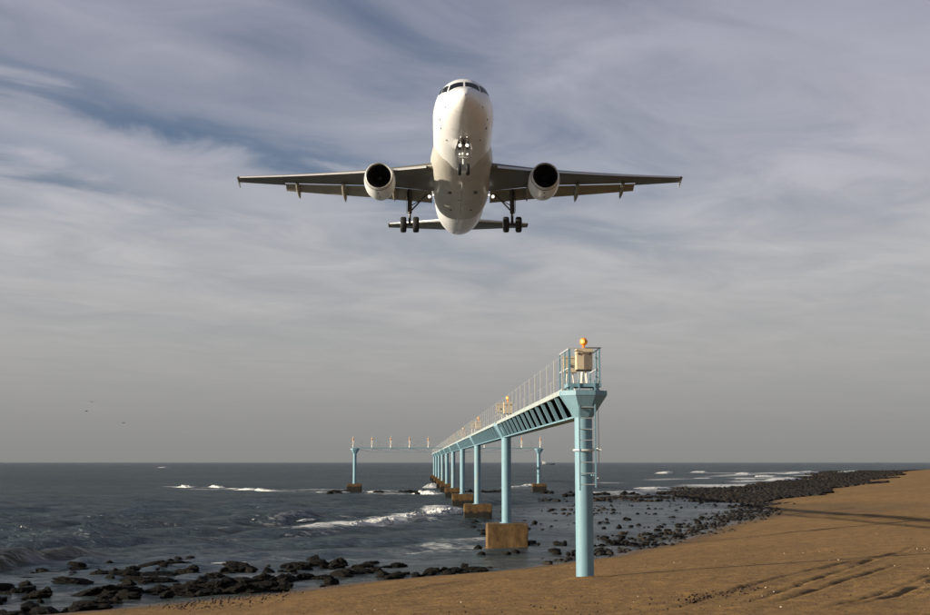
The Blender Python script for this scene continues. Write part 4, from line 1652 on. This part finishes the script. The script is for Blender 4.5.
for sg in (1, -1):
    patch('cockpit_window', [(1.50, sg * 0.055), (2.10, sg * 0.04), (2.20, sg * 0.60), (1.62, sg * 0.86)], M['glass'], fuselage)
    patch('cockpit_window', [(1.72, sg * 0.95), (2.24, sg * 0.67), (2.80, sg * 0.84), (2.40, sg * 1.14)], M['glass'], fuselage)
    patch('cockpit_window', [(2.52, sg * 1.15), (2.88, sg * 0.86), (3.40, sg * 1.02), (3.10, sg * 1.22)], M['glass'], fuselage)
    wm = None
    for k in range(40):
        x = 6.6 + k * 0.533
        if 12.7 < x < 13.0:
            continue
        if wm is None:
            wm = patch('passenger_window', [(6.6 - 0.115, sg * 1.22), (6.6 + 0.115, sg * 1.22), (6.6 + 0.115, sg * 1.385), (6.6 - 0.115, sg * 1.385)], M['glass'], fuselage, 0.008, 2)
        else:
            o = wm.copy(); col.objects.link(o); o.parent = fuselage
            o.location = (x - 6.6, 0, 0)
    # forward and aft doors: thin raised surround
    for (xa, xb) in ((5.0, 5.85), (29.6, 30.4)):
        patch('cabin_door', [(xa, sg * 1.0), (xb, sg * 1.0), (xb, sg * 1.85), (xa, sg * 1.85)], M['white'], fuselage, 0.010, 5)

# small dark ports, probes and lights on the nose and belly
def stud(parent, x, th, sx, sy, sz, mat, name):
    p = fus(x, th)
    mb = MB()
    mb.sphere((0, 0, 0), 1, 10, 6)
    o = mb.build(name, mat, parent)
    o.location = p
    o.scale = (sx, sy, sz)
    return o


for sg in (1, -1):
    stud(fuselage, 1.5, sg * 1.9, 0.10, 0.035, 0.035, M['gear_dark'], 'probe')
    stud(fuselage, 4.2, sg * 2.25, 0.09, 0.05, 0.05, M['gear_dark'], 'static_port')
    stud(fuselage, 5.2, sg * 2.55, 0.07, 0.05, 0.05, M['gear_dark'], 'static_port')
    stud(fuselage, 3.3, sg * 2.1, 0.09, 0.04, 0.04, M['gear_dark'], 'probe')
stud(fuselage, 28.5, math.pi - 0.28, 0.16, 0.07, 0.07, M['gear_dark'], 'outflow_port')
mb = MB(); mb.sphere((37.62, 0, 1.12), 0.09, 12, 8)
mb.build('tail_light', M['lamp'], fuselage)


def ring_seam(x):
    vs_, fs_ = [], []
    n = 48
    for i in range(n):
        th = 2 * math.pi * i / n
        vs_ += [fus(x, th, 0.003), fus(x + 0.018, th, 0.003)]
    for i in range(n):
        j = (i + 1) % n
        fs_.append((2 * i, 2 * i + 1, 2 * j + 1, 2 * j))
    mb = MB(); mb.add(vs_, fs_)
    mb.build('panel_seam', M['seam'], fuselage, 60)


M['seam'] = paint('panel_joint', (0.42, 0.40, 0.37), 0.6, 0.1, 2)
for x in (1.02, 4.1, 6.1, 8.7, 23.4, 26.2, 29.0):
    ring_seam(x)


def build_belly():
    xs = [9.2 + 0.3 * k for k in range(42)]
    W = [(9.2, 1.80), (10.2, 1.97), (11.5, 2.10), (13, 2.20), (18.5, 2.20), (20.0, 2.12), (21.0, 1.98), (21.5, 1.75)]
    B = [(9.2, -1.95), (10.4, -2.03), (11.6, -2.12), (12.8, -2.38), (14.2, -2.50), (19.0, -2.50), (20.8, -2.48), (21.25, -2.42), (21.5, -2.22)]
    n = 40
    vs_, fs_ = [], []
    for x in xs:
        w, zb_ = cubic(W, x), cubic(B, x)
        for i in range(n + 1):
            th = -math.pi * 0.5 + math.pi * i / n
            s_, c_ = math.sin(th), math.cos(th)
            y_ = w * math.copysign(abs(s_) ** 0.80, s_)
            z_ = -0.35 + (zb_ + 0.35) * abs(c_) ** 0.86
            vs_.append((x, y_, z_))
    m_ = n + 1
    for k in range(len(xs) - 1):
        for i in range(n):
            fs_.append((k * m_ + i, k * m_ + i + 1, (k + 1) * m_ + i + 1, (k + 1) * m_ + i))
    fs_.append(tuple(range(m_)))
    fs_.append(tuple((len(xs) - 1) * m_ + i for i in range(m_)))
    mb = MB(); mb.add(vs_, fs_)
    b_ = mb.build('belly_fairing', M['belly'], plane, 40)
    for (x, y_, sx, sy) in ((14.2, 0.85, 0.28, 0.16), (14.2, -1.0, 0.30, 0.15), (15.8, 0.15, 0.10, 0.10), (18.5, 0.75, 0.13, 0.10), (18.5, -0.75, 0.13, 0.10)):
        mb = MB(); mb.sphere((0, 0, 0), 1, 10, 6)
        o = mb.build('air_inlet', M['gear_dark'], b_)
        o.location = (x, y_, -2.49 + 0.05 * abs(y_)); o.scale = (sx, sy, 0.035)
    for (x, y_) in ((17.2, -0.05), (12.2, 0.0), (20.6, 0.2)):
        mb = MB()
        mb.add([(x, y_ - 0.02, -2.3), (x + 0.35, y_ - 0.02, -2.3), (x + 0.38, y_ - 0.01, -2.75), (x + 0.2, y_ - 0.01, -2.75),
                (x, y_ + 0.02, -2.3), (x + 0.35, y_ + 0.02, -2.3), (x + 0.38, y_ + 0.01, -2.75), (x + 0.2, y_ + 0.01, -2.75)],
               [(0, 1, 2, 3), (7, 6, 5, 4), (0, 4, 5, 1), (1, 5, 6, 2), (2, 6, 7, 3), (3, 7, 4, 0)])
        mb.build('antenna', M['white'], b_, None)
    mb = MB()
    mb.box((13.5, -0.012, -2.512), (19.3, 0.012, -2.495))
    mb.build('door_seam', M['gear_dark'], b_, None)
    return b_


belly = build_belly()


# wing ---------------------------------------------------------------
def naca(t, m_=0.015, n=16, cut=1.0):
    """upper then lower points (x/c, z/c), running from the trailing end over the nose"""
    xs = [cut * 0.5 * (1 - math.cos(math.pi * k / n)) for k in range(n + 1)]
    def th(x): return 5 * t * (0.2969 * math.sqrt(x) - 0.126 * x - 0.3516 * x * x + 0.2843 * x ** 3 - 0.1015 * x ** 4)
    def cb(x): return m_ * (1 - (1 - x / 0.45) ** 2 if x < 0.45 else 1 - ((x - 0.45) / 0.55) ** 2)
    up = [(x, cb(x) + th(x)) for x in reversed(xs)]
    lo = [(x, cb(x) - th(x)) for x in xs[1:]]
    return up + lo


def wing_st(y):
    le = 12.15 + (y - 2.0) * math.tan(R(27.3))
    if y < 2.0:
        le = 12.15 + (y - 2.0) * 0.75
    te = 18.95 if y < 6.4 else 18.95 + (y - 6.4) / (17.05 - 6.4) * (21.60 + 0.0 - 18.95 + 0.15)
    if y > 6.4:
        tip_le = 12.15 + 15.05 * math.tan(R(27.3))
        te = 18.95 + (y - 6.4) / 10.65 * (tip_le + 1.55 - 18.95)
    z = -1.12 + 0.0890 * (y - 2.0) + 0.42 * (max(0, y - 2.0) / 15.05) ** 2
    inc = R(3.0) * (1 - (y - 2) / 5.0) - R(0.5) if y < 6.4 else R(0.0) - R(1.6) * (y - 6.4) / 10.65
    t = 0.140 - 0.040 * min(1, max(0, (y - 2) / 5))
    return le, te - le, z, inc, t


def section(y, pts, le, c, z, inc):
    out = []
    for (px, pz) in pts:
        dx, dz = (px - 0.3) * c, pz * c
        out.append(Vector((le + 0.3 * c + dx * math.cos(inc) + dz * math.sin(inc), y, z - dx * math.sin(inc) + dz * math.cos(inc))))
    return out


def loft(rings, closed=True):
    mb = MB()
    n = len(rings[0])
    vs_ = [p for r in rings for p in r]
    fs_ = []
    for k in range(len(rings) - 1):
        for i in range(n):
            j = (i + 1) % n
            fs_.append((k * n + i, k * n + j, (k + 1) * n + j, (k + 1) * n + i))
    fs_.append(tuple(range(n)))
    fs_.append(tuple((len(rings) - 1) * n + i for i in range(n)))
    mb.add(vs_, fs_)
    return mb


def sgn(pts, sg):
    return [Vector((p.x, p.y * sg, p.z)) for p in pts]


for sg in (1, -1):
    rings = []
    for y in [1.0, 2.0, 3.2, 4.8, 6.4, 8.2, 10.0, 12.0, 13.35]:
        le, c, z, inc, t = wing_st(y)
        rings.append(sgn(section(y, naca(t, cut=0.71), le, c, z, inc), sg))
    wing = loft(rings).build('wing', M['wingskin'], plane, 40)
    rings = []
    for y in [13.37, 14.4, 15.6, 16.6, 17.0]:
        le, c, z, inc, t = wing_st(y)
        rings.append(sgn(section(y, naca(t), le, c, z, inc), sg))
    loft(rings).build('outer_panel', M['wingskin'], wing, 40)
    # slats: deployed nose strips
    for (ya, yb) in ((2.5, 5.2), (6.2, 9.9), (9.91, 13.3), (13.31, 16.8)):
        rings = []
        for k in range(5):
            y = ya + (yb - ya) * k / 4
            le, c, z, inc, t = wing_st(y)
            cc = 0.30 + 0.07 * c
            pts = [(0.0, -0.06), (0.02, 0.04), (0.12, 0.13), (0.35, 0.20), (0.7, 0.22), (1.0, 0.18), (0.7, 0.17), (0.4, 0.11), (0.2, 0.0), (0.10, -0.09)]
            rr_ = []
            dr = R(20)
            for (px, pz) in pts:
                X_, Z_ = px * cc, pz * cc
                rr_.append(Vector((le - 0.22 * cc + X_ * math.cos(dr) + Z_ * math.sin(dr) * 0.2, y, z + 0.3 * c * math.sin(inc) - 0.22 * cc + X_ * math.sin(dr) + Z_)))
            rings.append(sgn(rr_, sg))
        loft(rings).build('slat', M['bright'], wing, 45)
    # flaps: two panels hung below the trailing edge
    for (ya, yb) in ((2.15, 6.3), (6.5, 13.3)):
        rings = []
        for k in range(5):
            y = ya + (yb - ya) * k / 4
            le, c, z, inc, t = wing_st(y)
            fc = 1.30 if y < 6.4 else 1.25 - (y - 6.4) / 6.9 * 0.45
            hx = le + 0.3 * c + (0.735 - 0.3) * c * math.cos(inc)
            hz = z - (0.735 - 0.3) * c * math.sin(inc) - 0.06 - 0.012 * c
            dl = R(26)
            rr_ = []
            for (px, pz) in naca(0.15, 0.02, 10):
                dx, dz = px * fc, pz * fc
                rr_.append(Vector((hx + dx * math.cos(dl) + dz * math.sin(dl), y, hz - dx * math.sin(dl) + dz * math.cos(dl))))
            rings.append(sgn(rr_, sg))
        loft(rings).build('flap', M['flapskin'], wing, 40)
    # flap track fairings
    for (y, ln, rad) in ((4.65 if False else 4.95, 2.7, 0.17), (8.75, 3.0, 0.20), (12.35, 2.6, 0.17)):
        le, c, z, inc, t = wing_st(y)
        fx = le + 0.47 * c
        fz = z - 0.25 * c * math.sin(inc) - 0.05 * c
        mb = MB()
        prof = [(0, 0.01), (0.25, 0.55), (0.7, 0.9), (1.3, 1.0), (1.9, 0.85), (2.4, 0.5), (2.8, 0.05)]
        vs_, fs_ = [], []
        n = 12
        for (a, r_) in prof:
            a = a / 2.8 * ln
            drop = 0.0 if a < ln * 0.45 else (a - ln * 0.45) * math.tan(R(12))
            for i in range(n):
                an = 2 * math.pi * i / n
                vs_.append((fx + a, sg * (y + math.cos(an) * rad * r_), fz - a * 0.06 - drop - 0.08 + math.sin(an) * rad * 1.7 * r_))
        for k in range(len(prof) - 1):
            for i in range(n):
                j = (i + 1) % n
                fs_.append((k * n + i, k * n + j, (k + 1) * n + j, (k + 1) * n + i))
        mb.add(vs_, fs_)
        mb.build('flap_track_fairing', M['flapskin'], wing, 50)
    # wingtip fence
    le, c, z, inc, t = wing_st(17.0)
    mb = MB()
    prof = [(le + 0.1, z - 0.02), (le + 0.9, z + 0.30), (le + 1.65, z + 0.40), (le + 1.58, z), (le + 1.70, z - 0.36), (le + 1.1, z - 0.25)]
    vs_ = [(a, sg * 17.0, b) for a, b in prof] + [(a, sg * 17.06, b) for a, b in prof]
    n = 6
    mb.add(vs_, [tuple(range(n)), tuple(range(2 * n - 1, n - 1, -1))] + [(i, (i + 1) % n, n + (i + 1) % n, n + i) for i in range(n)])
    mb.build('wingtip_fence', M['white'], wing, None)
    # landing light hung under the root
    mb = MB()
    mb.lathe([(0, 0.02), (0.0, 0.10), (0.04, 0.125), (0.20, 0.12), (0.30, 0.05)], 14, 'x', closed=True)
    ll = mb.build('landing_light', M['gear'], wing)
    ll.location = (16.6, sg * 2.33, -1.98)
    mb = MB()
    mb.sphere((-0.02, 0, 0), 0.12, 14, 8)
    mb.build('lamp_lens', M['lamp'], ll)
    mb = MB()
    mb.sphere((-0.02, sg * -0.0, 0), 0.07, 10, 6)
    o = mb.build('lamp_lens', M['lamp'], ll)
    o.location = (0.0, sg * -0.28, 0.12)

# engines ------------------------------------------------------------
def build_engine(sg):
    y, z, x = 5.75, -2.17, 11.0
    mb = MB()
    prof = [(0.22, 1.075), (0.5, 1.13), (1.0, 1.185), (1.7, 1.20), (2.4, 1.15), (3.0, 1.02), (3.35, 0.92), (3.32, 0.88), (2.6, 0.90)]
    mb.lathe(prof, 48, 'x')
    eng = mb.build('engine', M['white'], plane, 50)
    eng.location = (x, sg * y, z)
    eng.scale = (0.96, 0.91, 0.92)
    mb = MB()
    prof = [(0.225, 1.078), (0.10, 1.045), (0.02, 1.005), (0.0, 0.98), (0.03, 0.955), (0.12, 0.935), (0.22, 0.925)]
    mb.lathe(prof, 48, 'x')
    mb.build('inlet_lip', M['bright'], eng, 60)
    mb = MB()
    mb.lathe([(0.222, 0.924), (0.6, 0.90), (1.1, 0.89), (1.15, 0.2)], 40, 'x')
    mb.build('inlet_duct', M['duct'], eng, 50)
    # groove behind the lip
    mb = MB()
    mb.lathe([(0.232, 1.0905), (0.30, 1.105)], 48, 'x')
    mb.build('cowl_seam', M['gear_dark'], eng, 60)
    blade = None
    for k in range(24):
        if blade is None:
            vs_ = []
            for (r_, ch, tw) in ((0.25, 0.16, 0.35), (0.5, 0.17, 0.7), (0.82, 0.19, 1.05)):
                for s2 in (-0.5, 0.5):
                    for th in (-0.008, 0.008):
                        vs_.append((0.92 + s2 * ch * math.cos(tw) + th, s2 * ch * math.sin(tw), r_))
            fs_ = []
            for a in (0, 4):
                fs_ += [(a, a + 2, a + 6, a + 4), (a + 1, a + 5, a + 7, a + 3), (a, a + 4, a + 5, a + 1), (a + 2, a + 3, a + 7, a + 6)]
            fs_ += [(0, 1, 3, 2), (8, 10, 11, 9)]
            mb = MB(); mb.add(vs_, fs_)
            blade = mb.build('fan_blade', M['fan'], eng, None)
            o = blade
        else:
            o = blade.copy(); col.objects.link(o); o.parent = eng
        o.rotation_euler = (2 * math.pi * k / 24, 0, 0)
    mb = MB()
    mb.lathe([(0.52, 0.005), (0.60, 0.09), (0.75, 0.19), (0.95, 0.27)], 24, 'x')
    mb.build('spinner', M['fan'], eng, 50)
    mb = MB()
    mb.lathe([(2.6, 0.62), (3.4, 0.58), (4.1, 0.45), (4.1, 0.36), (4.9, 0.05)], 32, 'x')
    mb.build('exhaust_cone', M['gear_dark'], eng, 50)
    # pylon up to the wing
    mb = MB()
    st = [(1.3, 0.06, 1.14, 1.25), (2.2, 0.17, 1.0, 1.50), (3.4, 0.20, 0.72, 1.62), (4.6, 0.16, 0.62, 1.50), (6.0, 0.05, 0.95, 1.25)]
    vs_, fs_ = [], []
    for (a, w, lo, hi) in st:
        vs_ += [(a, -w, lo), (a, w, lo), (a, w, hi), (a, -w, hi)]
    for k in range(len(st) - 1):
        for i in range(4):
            j = (i + 1) % 4
            fs_.append((k * 4 + i, k * 4 + j, k * 4 + 4 + j, k * 4 + 4 + i))
    fs_ += [(3, 2, 1, 0), (16, 17, 18, 19)]
    mb.add(vs_, fs_)
    mb.build('pylon', M['white'], eng, 40)
    # strake on the inner side
    mb = MB()
    mb.add([(0.9, -sg * 0.80, 0.84), (1.9, -sg * 0.83, 0.86), (1.9, -sg * 1.02, 1.08), (1.5, -sg * 1.0, 1.05),
            (0.9, -sg * 0.82, 0.82), (1.9, -sg * 0.85, 0.84), (1.9, -sg * 1.04, 1.06), (1.5, -sg * 1.02, 1.03)],
           [(0, 1, 2, 3), (7, 6, 5, 4), (0, 4, 5, 1), (1, 5, 6, 2), (2, 6, 7, 3), (3, 7, 4, 0)])
    mb.build('strake', M['white'], eng, None)
    for (a, an) in ((0.75, math.pi * 0.5 + 0.05), (1.6, math.pi * 0.5 - 0.02)):
        mb = MB(); mb.sphere((0, 0, 0), 1, 10, 6)
        o = mb.build('vent', M['gear_dark'], eng)
        r_ = 1.155 if a < 1 else 1.197
        o.location = (a, -math.cos(an) * r_, -math.sin(an) * r_); o.scale = (0.11, 0.08, 0.03)


build_engine(1)
build_engine(-1)

# tail -----------------------------------------------------------------
for sg in (1, -1):
    rings = []
    for k in range(7):
        y = 0.3 + 5.92 * k / 6
        f_ = y / 6.22
        le = 31.6 + 4.0 * f_; c = 4.1 - 2.65 * f_
        rings.append(sgn(section(y, naca(0.10, -0.005, 10), le, c, 0.72 + 0.108 * y, R(-1.5)), sg))
    tp = loft(rings).build('tailplane', M['wingskin'], plane, 40)
    rings = []
    for k in range(5):
        y = 1.0 + 5.1 * k / 4
        f_ = y / 6.22
        le = 31.6 + 4.0 * f_; c = 4.1 - 2.65 * f_
        pts = [(0.0, 0.0), (0.012, 0.02), (0.06, 0.034), (0.06, -0.034), (0.012, -0.02)]
        rings.append(sgn(section(y, [(a - 0.006, b * 1.15) for a, b in pts], le, c, 0.72 + 0.108 * y, R(-1.5)), sg))
    loft(rings).build('leading_edge', M['bright'], tp, 60)
rings = []
for k in range(7):
    h = 1.5 + 6.0 * k / 6
    f_ = k / 6
    le = 29.6 + 5.0 * f_; c = 6.0 - 4.0 * f_
    rings.append([Vector((le + px * c, pz * c, h)) for (px, pz) in naca(0.10, 0.0, 10)])
loft(rings).build('tail_fin', M['white'], plane, 40)

# landing gear ---------------------------------------------------------
def wheel(parent, x, y, z, r, w):
    mb = MB()
    prof = [(-w * 0.36, r * 0.52), (-w * 0.48, r * 0.62), (-w * 0.5, r * 0.84), (-w * 0.40, r * 0.955), (-w * 0.22, r), (w * 0.22, r), (w * 0.40, r * 0.955), (w * 0.5, r * 0.84), (w * 0.48, r * 0.62), (w * 0.36, r * 0.52)]
    mb.lathe(prof, 28, 'y')
    o = mb.build('tyre', M['tyre'], parent, 50)
    o.location = (x, y, z)
    mb = MB()
    mb.lathe([(-w * 0.30, 0.02), (-w * 0.33, r * 0.25), (-w * 0.25, r * 0.40), (-w * 0.34, r * 0.53), (w * 0.34, r * 0.53), (w * 0.25, r * 0.40), (w * 0.33, r * 0.25), (w * 0.30, 0.02)], 20, 'y')
    o = mb.build('rim', M['gear'], parent, 50)
    o.location = (x, y, z)


ng = MB()
NX, NZ = 5.07, -3.70
ng.tube((NX - 0.15, 0, -1.9), (NX, 0, -2.95), 0.11, 12)
ng.tube((NX, 0, -2.9), (NX + 0.02, 0, NZ), 0.075, 12)
ng.tube((NX + 0.02, -0.42, NZ), (NX + 0.02, 0.42, NZ), 0.06, 10)
ng.tube((NX - 0.05, -0.06, -2.55), (NX - 0.95, -0.22, -1.95), 0.05, 8)
ng.tube((NX - 0.05, 0.06, -2.55), (NX - 0.95, 0.22, -1.95), 0.05, 8)
ng.beam((NX + 0.12, 0, -2.9), (NX + 0.36, 0, -3.25), 0.12, 0.05)
ng.beam((NX + 0.36, 0, -3.25), (NX + 0.1, 0, -3.6), 0.12, 0.05)
ng.beam((NX - 0.12, -0.32, -2.93), (NX - 0.12, 0.32, -2.93), 0.05, 0.07)
nose_gear = ng.build('nose_gear', M['gear'], plane, 40)
for sg in (1, -1):
    wheel(nose_gear, NX + 0.02, sg * 0.27, NZ, 0.385, 0.235)
    # nose bay doors hang open on both sides
    mb = MB()
    q = [(NX - 0.75, sg * 0.34, -1.98), (NX + 0.95, sg * 0.34, -1.98), (NX + 0.90, sg * 0.52, -2.52), (NX - 0.55, sg * 0.52, -2.52)]
    q2 = [(a, b + sg * 0.03, c) for a, b, c in q]
    mb.add(q + q2, [(0, 1, 2, 3), (7, 6, 5, 4), (0, 4, 5, 1), (1, 5, 6, 2), (2, 6, 7, 3), (3, 7, 4, 0)])
    mb.build('gear_door', M['white'], nose_gear, None)
    for (yy, zz, r_, st_) in ((0.23, -2.28, 0.115, 0.25), (0.25, -2.78, 0.062, 0)):
        mb = MB()
        mb.lathe([(-0.10, 0.03), (-0.08, r_ * 0.97), (-0.02, r_ + 0.012), (0.10, r_ * 0.6), (0.14, 0.02)], 14, 'x', closed=True)
        o = mb.build('taxi_light', M['gear'], nose_gear)
        o.location = (NX - 0.2 - st_, sg * yy, zz)
        mb = MB(); mb.sphere((NX - 0.30 - st_, sg * yy, zz), r_ * 0.9, 14, 8)
        mb.build('lamp_lens', M['lamp'], nose_gear)
    mb = MB(); mb.sphere((NX - 1.45, sg * 0.20, -2.05), 0.03, 10, 6)
    mb.build('runway_lamp', M['lamp'], nose_gear)
    mb = MB()
    mb.tube((NX - 0.1, sg * 0.12, -2.5), (NX - 0.2, sg * 0.23, -2.47), 0.03, 8)
    mb.build('lamp_bracket', M['gear'], nose_gear)
mb = MB()
mb.box((NX - 1.15, -0.33, -2.075), (NX + 0.95, 0.33, -2.055))
mb.build('gear_bay', M['gear_dark'], nose_gear, None)

for sg in (1, -1):
    mg = MB()
    GX, GY, GZ = 17.71, 3.795, -3.80
    mg.tube((GX - 0.25, sg * (GY - 0.02), -1.15), (GX - 0.03, sg * GY, -2.95), 0.165, 14)
    mg.tube((GX - 0.03, sg * GY, -2.9), (GX, sg * GY, GZ), 0.10, 12)
    mg.tube((GX, sg * (GY - 0.62), GZ), (GX, sg * (GY + 0.62), GZ), 0.085, 12)
    mg.beam((GX + 0.15, sg * GY, -2.9), (GX + 0.5, sg * GY, -3.3), 0.16, 0.06)
    mg.beam((GX + 0.5, sg * GY, -3.3), (GX + 0.12, sg * GY, -3.7), 0.16, 0.06)
    mg.tube((GX - 0.16, sg * (GY - 0.02), -2.92), (GX - 0.16, sg * (GY - 0.02), -2.78), 0.13, 12)
    g = mg.build('main_gear', M['gear_dark'], plane, 40)
    wheel(g, GX, sg * (GY + 0.465), GZ, 0.585, 0.44)
    wheel(g, GX, sg * (GY - 0.465), GZ, 0.585, 0.44)
    mb = MB()
    mb.tube((GX - 0.05, sg * (GY - 0.1), -2.75), (GX - 0.25, sg * 2.55, -1.55), 0.06, 8)
    mb.tube((GX - 0.05, sg * (GY - 0.1), -2.35), (GX - 0.22, sg * 3.05, -2.02), 0.035, 8)
    mb.build('side_brace', M['gear_dark'], g)
    mb = MB()
    q = [(GX - 0.55, sg * (GY + 0.22), -1.35), (GX + 0.5, sg * (GY + 0.22), -1.35), (GX + 0.38, sg * (GY + 0.20), -2.85), (GX - 0.40, sg * (GY + 0.20), -2.85)]
    q2 = [(a, b + sg * 0.03, c) for a, b, c in q]
    mb.add(q + q2, [(0, 1, 2, 3), (7, 6, 5, 4), (0, 4, 5, 1), (1, 5, 6, 2), (2, 6, 7, 3), (3, 7, 4, 0)])
    mb.build('gear_door', M['wingskin'], g, None)
    mb = MB(); mb.sphere((GX - 0.22, sg * (GY + 0.02), -3.12), 0.06, 10, 6)
    mb.build('brake_fitting', M['white'], g)
